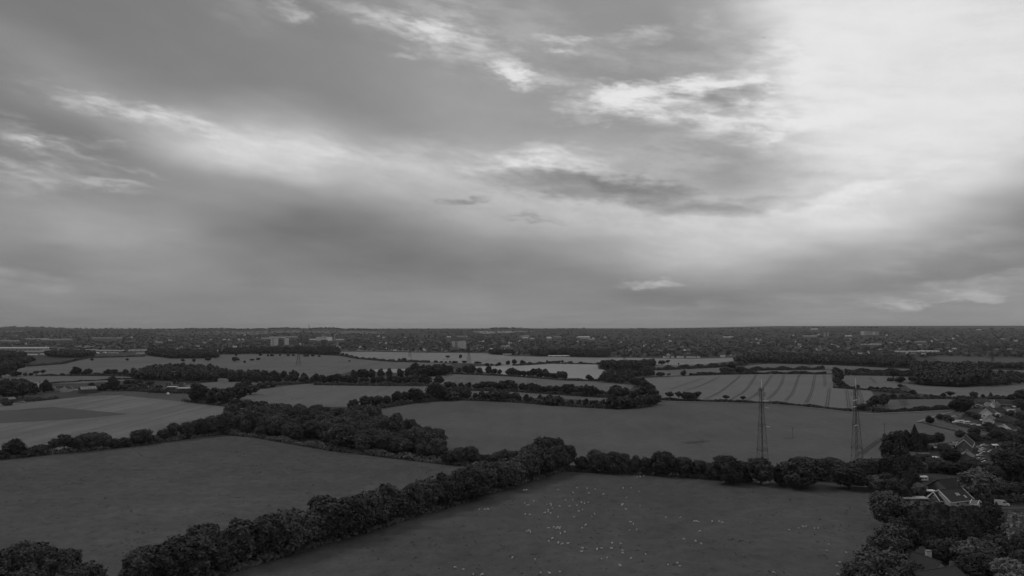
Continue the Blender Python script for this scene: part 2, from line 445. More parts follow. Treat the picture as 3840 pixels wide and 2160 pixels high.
M['wood'] = mat_plain('weathered_boards', 0.10, 0.3, 2.0, 0.9, 0.1)
M['steel'] = mat_plain('galvanised_steel', 0.07, 0.3, 1.0, 0.7, 0.2)
M['steel_pale'] = mat_plain('pale_steel', 0.30, 0.2, 1.0, 0.6, 0.3)
M['tower'] = mat_plain('pale_tower_cladding', 0.55, 0.12, 0.2, 0.85, 0.15)
M['concrete'] = mat_plain('concrete', 0.30, 0.15, 0.2, 0.85, 0.15, objrand=0.2)
M['concrete_dark'] = mat_plain('dark_cladding', 0.13, 0.15, 0.2, 0.8, 0.2)
M['glass'] = mat_plain('window_glass', 0.04, 0.1, 1.0, 0.12, 0.6)
M['car_white'] = mat_plain('white_car_paint', 0.70, 0.04, 1.0, 0.3, 0.5)
M['car_silver'] = mat_plain('silver_car_paint', 0.38, 0.05, 1.0, 0.3, 0.5, 0.3)
M['car_dark'] = mat_plain('dark_car_paint', 0.05, 0.05, 1.0, 0.3, 0.5)
M['tyre'] = mat_plain('tyre_rubber', 0.03, 0.2, 2.0, 0.9, 0.1)
M['wool'] = mat_plain('wool', 0.60, 0.10, 6.0, 0.95, 0.05, objrand=0.18)
M['lamp'] = mat_plain('lamp_glass', 0.75, 0.05, 1.0, 0.3, 0.5)

# ================================================================ ground
def build_ground():
    ys = np.concatenate([np.arange(-900, 0, 150), np.arange(0, 2000, 80), np.arange(2000, 7800, 75), np.arange(7800, 18001, 300)])
    us = np.concatenate([np.linspace(-1.6, -0.9, 10)[:-1], np.linspace(-0.9, 0.9, 200), np.linspace(0.9, 1.6, 10)[1:]])
    nx = len(us); V = []
    for y in ys:
        w = max(abs(y), 0) + 900.0
        x = us * w
        V.append(np.stack([x, np.full(nx, y), terrain_z(x, np.full(nx, y))], 1))
    V = np.concatenate(V); i = np.arange((len(ys) - 1) * nx).reshape(len(ys) - 1, nx)[:, :-1].ravel()
    F = np.stack([i, i + 1, i + nx + 1, i + nx], 1)
    o = structure('ground', fast_mesh('ground', V, F, True), M['farhill'])
    return o
GROUND = build_ground()

# fields: outlines read off the photograph and laid on the ground
def drape(name, pts, lift, step=None):
    bm = bmesh.new()
    vs = [bm.verts.new((p.x, p.y, 0)) for p in pts]
    try: bm.faces.new(vs)
    except ValueError: bm.free(); return None
    if step:
        ymin = min(p.y for p in pts); ymax = max(p.y for p in pts); xmin = min(p.x for p in pts); xmax = max(p.x for p in pts)
        for k in np.arange(ymin + step, ymax, step):
            bmesh.ops.bisect_plane(bm, geom=bm.verts[:] + bm.edges[:] + bm.faces[:], plane_co=(0, k, 0), plane_no=(0, 1, 0))
        for k in np.arange(xmin + step, xmax, step):
            bmesh.ops.bisect_plane(bm, geom=bm.verts[:] + bm.edges[:] + bm.faces[:], plane_co=(k, 0, 0), plane_no=(1, 0, 0))
    bmesh.ops.triangulate(bm, faces=bm.faces[:])
    bmesh.ops.recalc_face_normals(bm, faces=bm.faces[:])
    for v in bm.verts: v.co.z = tz(v.co.x, v.co.y) + lift
    if sum(f.normal.z for f in bm.faces) < 0: bmesh.ops.reverse_faces(bm, faces=bm.faces[:])
    me = bpy.data.meshes.new(name); bm.to_mesh(me); bm.free()
    return me
def wobble(px):
    """resample an outline so its straight runs bend a little, as hedged fields do"""
    return [gpix(*p) for p in px]
FIELD = {}
def field(key, name, px, mat, lift=0.06, far=False):
    pts = wobble(px)
    o = structure(name, drape(name, pts, lift + 0.012 * len(FIELD) + (1.2 if far else 0), 120 if far else None), M[mat])
    FIELD[key] = o
    return o
field('sheep', 'sheep_pasture', [(560,2215),(960,2105),(1407,1974),(1700,1885),(2000,1795),(2160,1755),(2400,1765),(2650,1780),(2890,1800),(3110,1812),(3345,1830),(3330,1900),(3330,2000),(3300,2090),(3240,2160),(3150,2500),(-600,2900),(100,2350)], 'pasture')
field('left', 'left_pasture', [(-900,1835),(0,1722),(400,1684),(830,1626),(960,1640),(1250,1686),(1500,1720),(1780,1742),(1780,1862),(1400,1978),(960,2108),(640,2200),(300,2290),(-1200,2500)], 'pasture_left', 0.05)
field('paddock', 'paddock', [(330,1480),(400,1466),(500,1466),(700,1476),(860,1490),(930,1522),(930,1545),(690,1520),(447,1495),(330,1495)], 'dim')
field('stubble', 'stubble_field', [(-900,1590),(0,1514),(112,1508),(324,1486),(447,1482),(690,1507),(913,1532),(905,1560),(830,1600),(700,1640),(500,1665),(0,1716),(-900,1830)], 'stubble')
field('unmown', 'unmown_strip', [(-500,1590),(0,1541),(205,1527),(480,1553),(300,1571),(0,1588),(-500,1630)], 'stubble_dark', 0.14)
field('rough_mid', 'hay_field', [(850,1472),(960,1461),(1154,1439),(1640,1445),(1640,1470),(1420,1500),(1310,1525),(1100,1530),(860,1530)], 'mid2')
field('central', 'central_crop_field', [(1392,1551),(1440,1535),(1560,1512),(1705,1497),(1800,1499),(1920,1506),(2255,1530),(2349,1534),(2442,1525),(2475,1503),(2880,1514),(3200,1546),(3275,1549),(3570,1537),(3500,1562),(3440,1584),(3540,1606),(3630,1632),(3560,1665),(3440,1700),(3330,1765),(2900,1800),(2400,1760),(2100,1762),(1850,1748),(1680,1730),(1640,1660),(1560,1600)], 'crop')
field('lined', 'drilled_crop_field', [(2400,1418),(2560,1411),(2880,1403),(3118,1405),(3126,1454),(3264,1463),(3275,1478),(3253,1518),(3190,1533),(2880,1508),(2472,1498),(2440,1470),(2415,1441)], 'crop_lined')
field('pale1', 'ripe_corn_field', [(1780,1375),(1920,1369),(2032,1363),(2240,1366),(2244,1384),(2330,1396),(2265,1428),(2129,1425),(1920,1408),(1790,1392)], 'pale')
field('pale2', 'far_corn_field', [(1269,1319),(1400,1319),(1593,1323),(1825,1325),(1920,1336),(2285,1341),(2583,1346),(2740,1342),(2829,1335),(2790,1350),(2640,1366),(2501,1369),(2237,1366),(2032,1363),(1920,1369),(1761,1363),(1612,1358),(1463,1355),(1333,1344),(1269,1330)], 'pale_mid', 0.08)
field('big', 'long_meadow', [(-300,1400),(41,1378),(231,1362),(335,1340),(544,1332),(640,1345),(790,1345),(830,1330),(960,1328),(1072,1325),(1269,1335),(1463,1355),(1612,1359),(1700,1366),(1620,1386),(1318,1392),(1230,1418),(1169,1424),(1100,1412),(530,1412),(261,1408),(-300,1425)], 'mid')
field('strip1', 'pale_strip', [(1385,1386),(1548,1384),(1530,1398),(1420,1398)], 'pale', 0.12)
field('leftstrip', 'left_meadow', [(-200,1432),(19,1416),(268,1409),(462,1412),(560,1418),(480,1428),(317,1438),(130,1440),(-200,1465)], 'mid')
field('hut', 'cut_paddock', [(690,1447),(780,1435),(885,1427),(1000,1430),(1030,1440),(960,1455),(850,1464),(720,1460)], 'mid2')
field('strip2', 'central_meadow', [(1585,1418),(1705,1399),(1920,1409),(2130,1426),(2255,1429),(2380,1446),(2360,1465),(2300,1472),(2160,1452),(1920,1446),(1700,1442),(1610,1440)], 'mid2')
field('strip3', 'narrow_meadow', [(1680,1462),(1920,1470),(2181,1485),(2390,1498),(2340,1513),(2181,1500),(1920,1490),(1690,1480)], 'mid')
field('strip4', 'meadow_by_wood', [(2350,1392),(2470,1388),(2726,1378),(2690,1402),(2450,1413),(2360,1422)], 'mid2', 0.07)
field('strip5', 'narrow_corn_strip', [(2404,1378),(2471,1370),(2640,1366),(2760,1362),(2600,1374),(2440,1384)], 'mid', 0.12)
field('right1', 'right_meadow', [(2800,1372),(2880,1364),(3122,1370),(3431,1385),(3420,1396),(3122,1385),(2880,1386),(2780,1384)], 'mid')
field('right2', 'right_corn_strip', [(2780,1398),(2880,1390),(3118,1387),(3125,1400),(2880,1402)], 'mid2')
field('right3', 'right_stubble', [(3150,1408),(3300,1410),(3440,1415),(3400,1440),(3364,1458),(3230,1458),(3150,1448)], 'mid2')
field('right4', 'far_right_stubble', [(3379,1436),(3458,1446),(3610,1454),(3840,1441),(4300,1430),(4300,1520),(3840,1500),(3588,1490),(3439,1476)], 'mid2')
field('right5', 'right_green_field', [(3300,1500),(3584,1496),(3900,1500),(3900,1540),(3570,1530),(3279,1547),(3250,1540)], 'crop')
field('right6', 'dark_far_field', [(3500,1342),(3528,1338),(3840,1345),(4200,1350),(4200,1378),(3840,1368),(3560,1376)], 'dim')
field('right7', 'far_right_strip', [(3680,1386),(3900,1392),(3900,1398),(3690,1391)], 'mid2', 0.12)
field('right8', 'right_meadow_strip', [(3680,1425),(3900,1428),(3900,1445),(3700,1440)], 'mid2', 0.12)
field('verge', 'rough_verge', [(3440,1582),(3500,1560),(3570,1540),(3640,1545),(3600,1570),(3570,1585),(3640,1605),(3720,1625),(3720,1650),(3640,1634),(3540,1606)], 'rough', 0.12)
for i, (px, m) in enumerate([
    ([(760,1244),(960,1243),(1139,1241),(1120,1249),(960,1256),(800,1250)], 'mid'), ([(1139,1243),(1300,1243),(1450,1243),(1440,1252),(1200,1250)], 'mid'),
    ([(1765,1243),(1920,1242),(2005,1243),(1900,1250),(1813,1253)], 'pale_mid'), ([(560,1241),(680,1239),(660,1243)], 'mid2'), ([(0,1241),(90,1240),(80,1246),(0,1247)], 'mid'),
    ([(270,1298),(340,1296),(470,1300),(450,1306),(290,1307)], 'mid'), ([(1300,1311),(1600,1314),(1600,1321),(1290,1317)], 'mid'),
    ([(560,1247),(760,1246),(900,1256),(620,1262)], 'dim')]):
    field('hill%d' % i, 'hill_field', px, m, far=True)

def ribbon(name, px, width, mat, lift=0.16, parent=None, world=None):
    pts = world if world else [gpix(*p) for p in px]
    V = []; F = []
    for i, p in enumerate(pts):
        a = pts[max(0, i - 1)]; b = pts[min(len(pts) - 1, i + 1)]
        d = Vector((b.x - a.x, b.y - a.y, 0)).normalized(); n = Vector((-d.y, d.x, 0)) * width / 2
        V += [(p.x + n.x, p.y + n.y, p.z + lift + 0.5), (p.x - n.x, p.y - n.y, p.z + lift + 0.5)]
    for i in range(len(pts) - 1): F.append((2 * i, 2 * i + 1, 2 * i + 3, 2 * i + 2))
    me = bpy.data.meshes.new(name); me.from_pydata(V, [], F); me.update()
    return structure(name, me, M[mat], parent)
def offset(pts, d):
    out = []
    for i, p in enumerate(pts):
        a = pts[max(0, i - 1)]; b = pts[min(len(pts) - 1, i + 1)]
        t = Vector((b.x - a.x, b.y - a.y, 0)).normalized()
        out.append(Vector((p.x - t.y * d, p.y + t.x * d, p.z)))
    return out
def smooth_line(px, n=10):
    """Catmull-Rom through ground points"""
    p = [gpix(*q) for q in px]; p = [p[0] * 2 - p[1]] + p + [p[-1] * 2 - p[-2]]; out = []
    for i in range(1, len(p) - 2):
        for k in range(n):
            t = k / n
            out.append(0.5 * ((2 * p[i]) + (p[i+1] - p[i-1]) * t + (2*p[i-1] - 5*p[i] + 4*p[i+1] - p[i+2]) * t*t + (3*p[i] - p[i-1] - 3*p[i+1] + p[i+2]) * t**3))
    out.append(p[-2]); return out
TRAM = [[(2515,1462),(2560,1445),(2640,1418)],[(2560,1470),(2640,1442),(2700,1412)],[(2640,1500),(2700,1470),(2760,1425),(2775,1410)],
 [(2740,1500),(2790,1470),(2815,1440),(2835,1408)],[(2800,1502),(2835,1480),(2860,1455),(2880,1430),(2895,1407)],
 [(2880,1498),(2910,1470),(2930,1440),(2940,1406)],[(2945,1504),(2972,1475),(2985,1440),(2997,1406)],[(3022,1512),(3040,1480),(3050,1440),(3056,1406)],
 [(3094,1451),(3093,1430),(3090,1406)],[(3100,1526),(3106,1490),(3109,1456)],[(3184,1530),(3180,1500),(3175,1463)],
 [(3226,1517),(3234,1508),(3228,1490),(3221,1464)]]
for t in TRAM:
    c = smooth_line(t, 8)
    for d in (-1.15, 1.15): ribbon('wheel_track', None, 0.6, 'tramline', 0.2, FIELD['lined'], offset(c, d))
for t in ([(3225,1706),(3260,1680),(3300,1652),(3330,1644),(3345,1642)],):
    c = smooth_line(t, 8)
    for d in (-1.1, 1.1): ribbon('wheel_track', None, 0.7, 'rut', 0.2, FIELD['central'], offset(c, d))
for t in ([(3390,1525),(3380,1505),(3368,1502)],[(3404,1520),(3392,1503)],[(3285,1438),(3260,1415)],[(3346,1428),(3332,1414)]):
    key = 'right5' if t[0][1] > 1500 else 'right3'
    c = smooth_line(t, 4)
    for d in (-1.1, 1.1): ribbon('wheel_track', None, 0.8, 'rut', 0.2, FIELD[key], offset(c, d))
for px, w in (([(2556,1662),(2600,1660),(2663,1655)], 1.3), ([(2576,1664),(2610,1662),(2640,1658)], 1.0), ([(2545,1637),(2562,1637)], 1.2), ([(2940,1646),(2980,1645)], 1.4), ([(2950,1469),(2962,1469)], 2.5),
              ([(2742,1449),(2760,1450)], 3.0)):
    ribbon('bare_gap', px, w, 'rut', 0.22, FIELD['central'] if px[0][1] > 1500 else FIELD['lined'])
ribbon('bare_gap', [(2616,1665),(2632,1664)], 1.2, 'scuff', 0.26, FIELD['central'])
ribbon('worn_patch', [(495,1761),(515,1762),(537,1762)], 1.1, 'scuff', 0.12, FIELD['left'])
ribbon('unmown_ridge', [(82,1539),(140,1534),(205,1529)], 2.0, 'rut', 0.25, FIELD['stubble'])
ribbon('track', None, 3.2, 'track', 0.18, None, smooth_line([(2470,1506),(2650,1510),(2880,1517),(3050,1532),(3200,1549),(3280,1553),(3420,1547),(3560,1541)], 6))
ribbon('track', None, 2.4, 'track', 0.2, None, smooth_line([(3440,1586),(3480,1572),(3530,1556),(3575,1546)], 6))
ribbon('ditch', None, 1.6, 'rut', 0.1, None, smooth_line([(3480,1592),(3560,1612),(3620,1626),(3660,1634)], 6))
ribbon('driveway', None, 6.5, 'drive', -0.44, None, smooth_line([(3680,1898),(3760,1901),(3840,1903),(3980,1906)], 6))

# ================================================================ vegetation
def unit(n, rng):
    v = rng.normal(size=(n, 3)); return v / np.linalg.norm(v, axis=1, keepdims=True)
def leaf_quads(c, nrm, size, rng):
    """one bent leaf-spray quad per centre"""
    n = len(c); a = np.cross(nrm, unit(n, rng)); a /= np.linalg.norm(a, axis=1, keepdims=True) + 1e-9
    b = np.cross(nrm, a); s = size[:, None]
    asp = rng.uniform(0.6, 1.0, n)[:, None]
    j = lambda: rng.uniform(0.75, 1.2, n)[:, None]
    V = np.stack([c - a * s * j() - b * s * asp * j(), c + a * s * j() - b * s * asp * j() + nrm * s * 0.25, c + a * s * j() + b * s * asp * j(), c - a * s * j() + b * s * asp * j() + nrm * s * 0.25], 1)
    return V.reshape(-1, 3), np.arange(4 * n).reshape(n, 4)
def crown_round(rng, H, Rr, lobes, per, leaf, z0=0.14, flat=1.0, lobe=(0.30, 0.46), droop=0.0):
    cz = H * (1 + z0) / 2; hz = H * (1 - z0) / 2
    C = []; Nn = []; S = []
    for k in range(lobes):
        t = (k + 0.5) / lobes; ph = k * 2.39996 + rng.uniform(-0.5, 0.5)
        zz = 1 - 2 * t; rr = math.sqrt(max(0, 1 - zz * zz))
        dist = rng.uniform(0.45, 0.80)
        lc = np.array([rr * math.cos(ph) * Rr * dist, rr * math.sin(ph) * Rr * dist, cz + zz * hz * dist * flat])
        lr = Rr * rng.uniform(lobe[0] * 0.75, lobe[1] * 1.05); lrz = lr * rng.uniform(0.75, 1.0) * min(1.3, hz / Rr)
        n = int(per * rng.uniform(0.8, 1.2) * (lr / Rr / 0.38) ** 2)
        d = unit(n * 2, rng); out = (lc - np.array([0, 0, cz])); out = out / (np.linalg.norm(out) + 1e-6)
        d = d[(d @ out) > -0.25][:n]
        f1, f2, f3 = rng.uniform(0, 6.28, 3)
        crag = 1 + 0.20 * np.sin(4.3 * d[:, 0] + f1) * np.sin(4.7 * d[:, 1] + f2) + 0.12 * np.sin(8.5 * d[:, 2] + f3 + 5 * d[:, 0])
        rad = (rng.uniform(0.70, 1.10, len(d)) * crag)[:, None]
        p = lc + d * np.array([lr, lr, lrz]) * rad
        if droop: p[:, 2] -= droop * rng.uniform(0, 1, len(d)) * np.hypot(p[:, 0], p[:, 1]) / Rr * H * 0.3
        C.append(p); Nn.append(d + unit(len(d), rng) * 0.7); S.append(leaf * rng.uniform(0.55, 1.25, len(d)))
    # inner leaves close the view through the middle
    n = int(per * lobes * 0.16); d = unit(n, rng); p = d * np.array([Rr, Rr, hz]) * rng.uniform(0.25, 0.62, n)[:, None] + np.array([0, 0, cz])
    C.append(p); Nn.append(d + unit(n, rng) * 0.5); S.append(leaf * rng.uniform(1.2, 2.2, n))
    C = np.concatenate(C); Nn = np.concatenate(Nn); Nn /= np.linalg.norm(Nn, axis=1, keepdims=True) + 1e-9; S = np.concatenate(S)
    C[:, 2] = np.maximum(C[:, 2], 0.25)
    return leaf_quads(C, Nn, S, rng)
def crown_cone(rng, H, Rr, n, leaf, z0=0.03, power=1.0, tiers=16, spiky=0.35):
    t = rng.uniform(0, 1, n) ** 0.75; t = 1 - t                     # 0 top .. 1 bottom
    t = rng.uniform(0, 1, n) ** 0.62
    tier = np.floor(t * tiers); fr = t * tiers - tier
    ph = rng.uniform(0, 2 * math.pi, n)
    arm = 1 + spiky * np.sin(ph * 7 + tier * 2.1) * 0.5
    rad = Rr * (t ** power) * (0.72 + spiky * fr) * arm * rng.uniform(0.82, 1.08, n)
    z = H * (1 - t * (1 - z0)) - fr * 0.15
    C = np.stack([rad * np.cos(ph), rad * np.sin(ph), np.maximum(z, 0.2)], 1)
    Nn = np.stack([np.cos(ph), np.sin(ph), np.full(n, 0.55)], 1) + unit(n, rng) * 0.55
    Nn /= np.linalg.norm(Nn, axis=1, keepdims=True)
    V1, F1 = leaf_quads(C, Nn, leaf * rng.uniform(0.6, 1.25, n), rng)
    m = n // 5; t2 = rng.uniform(0.1, 1, m); ph2 = rng.uniform(0, 6.283, m); r2 = Rr * t2 ** power * rng.uniform(0.2, 0.55, m)
    C2 = np.stack([r2 * np.cos(ph2), r2 * np.sin(ph2), H * (1 - t2 * (1 - z0))], 1); N2 = np.stack([np.cos(ph2), np.sin(ph2), np.zeros(m)], 1)
    V2, F2 = leaf_quads(C2, N2 + unit(m, rng) * 0.2, leaf * rng.uniform(1.2, 2.0, m), rng)
    return np.concatenate([V1, V2]), np.concatenate([F1, F2 + len(V1)])
def crown_column(rng, H, Rr, n, leaf):
    z = rng.uniform(0.02, 1, n); ph = rng.uniform(0, 6.283, n)
    prof = np.minimum(1, (1 - z) * 2.6) ** 0.6 * (0.86 + 0.14 * np.sin(z * 9 + ph * 3))
    rad = Rr * prof * rng.uniform(0.78, 1.08, n)
    C = np.stack([rad * np.cos(ph), rad * np.sin(ph), np.maximum(0.2, z * H)], 1)
    Nn = np.stack([np.cos(ph), np.sin(ph), np.full(n, 0.3)], 1) + unit(n, rng) * 0.5; Nn /= np.linalg.norm(Nn, axis=1, keepdims=True)
    V1, F1 = leaf_quads(C, Nn, leaf * rng.uniform(0.6, 1.3, n), rng)
    m = n // 5; C2 = C[:m] * np.array([0.5, 0.5, 0.95]); V2, F2 = leaf_quads(C2, Nn[:m], leaf * rng.uniform(1.3, 2, m), rng)
    return np.concatenate([V1, V2]), np.concatenate([F1, F2 + len(V1)])
def crown_willow(rng, H, Rr, n, leaf):
    k = 130; C = []; Nn = []; S = []
    for i in range(k):                                              # hanging curtains from a dome
        ph = rng.uniform(0, 6.283); el = rng.uniform(0.1, 1.45); r = Rr * math.cos(el) * rng.uniform(0.8, 1.05); z = H * (0.5 + 0.48 * math.sin(el))
        L = rng.uniform(0.25, 0.62) * z; m = n // k
        zz = z - np.linspace(0, 1, m) * L; rr = r + np.linspace(0, 0.5, m)
        C.append(np.stack([rr * math.cos(ph) + rng.normal(0, .22, m), rr * math.sin(ph) + rng.normal(0, .22, m), np.maximum(zz, .2)], 1))
        Nn.append(np.tile([math.cos(ph), math.sin(ph), 0.5], (m, 1)) + unit(m, rng) * 0.5); S.append(leaf * rng.uniform(.5, 1.2, m))
    C = np.concatenate(C); Nn = np.concatenate(Nn); Nn /= np.linalg.norm(Nn, axis=1, keepdims=True)
    V1, F1 = leaf_quads(C, Nn, np.concatenate(S), rng)
    d = unit(n // 4, rng); V2, F2 = leaf_quads(d * np.array([Rr * .6, Rr * .6, H * .35]) + np.array([0, 0, H * .5]), d, leaf * rng.uniform(1.2, 2, n // 4), rng)
    return np.concatenate([V1, V2]), np.concatenate([F1, F2 + len(V1)])
def trunk_mesh(rng, H, Rr, limbs=7, top=0.7, thick=0.03, n=7):
    b = MB(); p = Vector((0, 0, -0.3)); r = H * thick; seg = 4
    pts = [p]
    for i in range(seg):
        q = Vector((rng.normal(0, .015) * H, rng.normal(0, .015) * H, H * top * (i + 1) / seg)); pts.append(q)
    for i in range(seg): b.tube(pts[i], pts[i + 1], r * (1 - 0.7 * i / seg) * (1.35 if i == 0 else 1), r * (1 - 0.7 * (i + 1) / seg), n, cap=(i in (0, seg - 1)))
    for k in range(limbs):
        t = rng.uniform(0.22, 0.8); a = pts[0].lerp(pts[-1], t); ph = k * 2.4 + rng.uniform(-.4, .4)
        L = Rr * rng.uniform(0.55, 0.85); e = a + Vector((math.cos(ph) * L, math.sin(ph) * L, L * rng.uniform(.35, .9)))
        mid = a.lerp(e, .5) + Vector((0, 0, -L * 0.06)); b.tube(a, mid, r * .38, r * .26, 5, False); b.tube(mid, e, r * .26, r * .1, 5, True)
    return b

PROTO = {}
def proto(kind, crown, mat, H, Rr, limbs=7, top=0.7, thick=0.03):
    me = fast_mesh(kind + '_crown', *crown); me.materials.append(M[mat])
    tr = trunk_mesh(RNG, H, Rr, limbs, top, thick).mesh(kind + '_trunk', True); tr.materials.append(M['bark'])
    PROTO.setdefault(kind, []).append((me, tr, H, Rr))
for i in range(6):
    proto('oak', crown_round(RNG, 14, 6.2, 26, 330, 0.32, 0.08), 'leaf', 14, 6.2)
for i in range(3):
    proto('fan', crown_round(RNG, 14, 6.4, 17, 260, 0.33, 0.28, 0.9, (0.24, 0.36)), 'leaf', 14, 6.4, 11, 0.75)
for i in range(4):
    proto('ash', crown_round(RNG, 15, 4.6, 24, 260, 0.30, 0.10, 1.0, (0.32, 0.48)), 'leaf', 15, 4.6)
for i in range(4):
    proto('bush', crown_round(RNG, 5, 3.4, 12, 170, 0.27, 0.0, 1.0, (0.36, 0.52)), 'leaf', 5, 3.4, 5, 0.5, 0.02)
for i in range(3):
    proto('pale', crown_round(RNG, 11, 5.6, 34, 260, 0.27, 0.08, 1.0, (0.24, 0.36)), 'leaf_pale', 11, 5.6)
for i in range(6):
    proto('mid', crown_round(RNG, 14, 6.0, 16, 90, 0.62, 0.08), 'leaf_far', 14, 6.0, 5)
for i in range(3):
    proto('midtall', crown_round(RNG, 15, 4.4, 14, 80, 0.6, 0.12), 'leaf_far', 15, 4.4, 5)
for i in range(2):
    proto('midfan', crown_round(RNG, 13, 6.0, 12, 80, 0.58, 0.32, 0.85, (0.24, 0.38)), 'leaf_far', 13, 6.0, 8, 0.75)
for i in range(3):
    proto('midbush', crown_round(RNG, 4.5, 3.6, 8, 34, 0.75, 0.0, 1.0, (0.38, 0.55)), 'leaf_far', 4.5, 3.6, 4, 0.5, 0.02)
for i in range(3):
    proto('fir', crown_cone(RNG, 17, 4.6, 5000, 0.30, tiers=15, spiky=0.55), 'leaf_dark', 17, 4.6, 9, 0.9, 0.018)
for i in range(3):
    proto('cypress', crown_column(RNG, 15, 2.7, 4200, 0.28), 'leaf_dark', 15, 2.7, 3, 0.85, 0.02)
for i in range(2):
    proto('yew', crown_round(RNG, 14, 5.2, 26, 300, 0.30, 0.02, 1.0, (0.28, 0.44)), 'leaf_dark', 14, 5.2)
proto('willow', crown_willow(RNG, 13, 6.5, 6000, 0.26), 'leaf_pale', 13, 6.5, 8, 0.6)

NAME = {'oak': 'hedgerow_tree', 'fan': 'open_crowned_tree', 'ash': 'ash_tree', 'bush': 'shrub', 'pale': 'pale_leaved_tree', 'mid': 'broadleaf_tree', 'midtall': 'tall_tree',
        'midfan': 'open_crowned_tree', 'midbush': 'shrub', 'fir': 'fir_tree', 'cypress': 'cypress_tree', 'yew': 'evergreen_tree', 'willow': 'willow_tree'}
ROWS = {}
def tree(row, px, py, h, w=None, kind='oak', world=None, lab=None):
    me, tr, H, Rr = PROTO[kind][int(RNG.integers(len(PROTO[kind])))]
    p = world if world is not None else gpix(px, py)
    root = empty(NAME[kind], (p.x, p.y, p.z), RNG.uniform(0, 6.283))
    s = h / H; sw = (w / (2 * Rr)) if w else s * RNG.uniform(0.9, 1.12)
    root.scale = (sw, sw, s)
    link('foliage' if 'bush' in kind else 'crown', me, None, root); link('stem' if 'bush' in kind else 'trunk', tr, None, root)
    root['category'] = 'shrub' if 'bush' in kind else 'tree'
    if lab: root['label'] = lab
    ROWS.setdefault(row, []).append((px if world is None else CXP + FPX * p.x / p.y, root))
    return root
def along(row, pts, spacing, h, kinds=('oak',), wf=1.0, jit=0.25, start=0.0):
    P_ = [gpix(*q) for q in pts]; d = start
    for a, b in zip(P_[:-1], P_[1:]):
        L = (b - a).length; t = d
        while t < L:
            q = a.lerp(b, t / L); n = Vector((-(b - a).y, (b - a).x, 0)).normalized()
            q = q + n * RNG.normal(0, spacing * jit * 0.6)
            hh = RNG.uniform(*h); k = kinds[int(RNG.integers(len(kinds)))]
            _, _, H, Rr = PROTO[k][0]
            tree(row, 0, 0, hh, 2 * Rr * hh / H * wf * RNG.uniform(0.9, 1.2), k, world=Vector((q.x, q.y, tz(q.x, q.y))))
            t += spacing * RNG.uniform(1 - jit, 1 + jit)
        d = t - L
def inside(poly, x, y):
    r = False; n = len(poly)
    for i in range(n):
        x1, y1 = poly[i]; x2, y2 = poly[(i + 1) % n]
        if (y1 > y) != (y2 > y) and x < (x2 - x1) * (y - y1) / (y2 - y1 + 1e-12) + x1: r = not r
    return r
def scatter(px, spacing, jit=0.35, k=None):
    w = [gpix(*q) for q in px]; poly = [(p.x, p.y) for p in w]
    xs = [p[0] for p in poly]; ys = [p[1] for p in poly]; out = []
    row = 0; y = min(ys)
    while y < max(ys):
        x = min(xs) + (spacing / 2 if row % 2 else 0)
        while x < max(xs):
            qx, qy = x + RNG.normal(0, spacing * jit * .6), y + RNG.normal(0, spacing * jit * .6)
            if inside(poly, qx, qy): out.append((qx, qy))
            x += spacing
        y += spacing * 0.87; row += 1
    return out
def finish(row, text, group, cat='tree', share=False):
    lst = sorted(ROWS.get(row, []), key=lambda t: t[0]); n = len(lst)
    for i, (_, o) in enumerate(lst):
        if 'label' not in o:
            o['label'] = (text if share or n > 30 else ('%s %s' % (ordinal(i + 1), text.replace('TREE', o.name.split('.')[0].replace('_', ' ')))))
        o['group'] = group

# --- hedgerow between left pasture and sheep pasture (bottom left to the middle)
HEDGE_A = [(520,2225),(760,2172),(960,2114),(1090,2074),(1221,2033),(1407,1982),(1541,1939),(1642,1910),(1780,1866),(1914,1826),(2030,1788),(2110,1764)]
along('A1', HEDGE_A[:6], 8.6, (12.5, 17.5), ('oak', 'oak', 'oak', 'ash'), 1.14, 0.2)
along('A1b', [(x_, y_ - 26) for x_, y_ in HEDGE_A[:6]], 11.5, (11, 16), ('oak', 'oak', 'fan', 'ash'), 1.1, 0.4, 4.0)
along('A2b', [(x_, y_ - 17) for x_, y_ in HEDGE_A[5:]], 11.5, (10, 14.5), ('oak', 'oak', 'fan', 'ash'), 1.1, 0.4, 2.0)
along('A2', HEDGE_A[5:], 8.6, (11.5, 16), ('oak', 'oak', 'ash'), 1.12, 0.15, 6.0)
for x, y, h, w in ((1990,1765,15,13),(2040,1752,17,15),(2085,1748,16,13),(2130,1752,13,10),(1940,1770,13,11)): tree('A2', x, y, h, w, 'oak')
# bottom-left corner clump
for x, y, h, w in ((-60,2230,14,13),(40,2215,14,13),(150,2225,14.5,13),(235,2240,13.5,11),(305,2270,12,11),(90,2290,13,12),(340,2330,11,9),(-20,2310,13,12),(200,2330,12,11)): tree('corner', x, y, h, w, 'oak')
# --- row behind the sheep pasture
ROWB = [(2180,1768,9,8,'oak'),(2238,1772,12.5,12,'oak'),(2300,1776,11.5,11,'oak'),(2340,1774,10.5,9,'oak'),(2382,1778,10,6,'ash'),(2425,1780,9.5,9,'oak'),(2488,1786,13,14,'oak'),(2560,1786,11.5,13,'oak'),
 (2618,1790,9,10,'oak'),(2668,1796,8.5,9,'oak'),(2722,1815,14,15,'oak'),(2790,1806,10.5,11,'oak'),(2852,1818,13.5,13,'oak'),(2925,1818,9.5,9,'ash'),(3008,1828,14.5,21,'oak'),(3075,1800,11.5,11,'oak'),
 (3125,1794,12,13,'oak'),(3185,1834,13,17,'oak'),(3250,1806,12.5,13,'oak'),(3288,1842,8,10,'pale')]
for x, y, h, w, k in ROWB: tree('B', x, y, h, w, k)
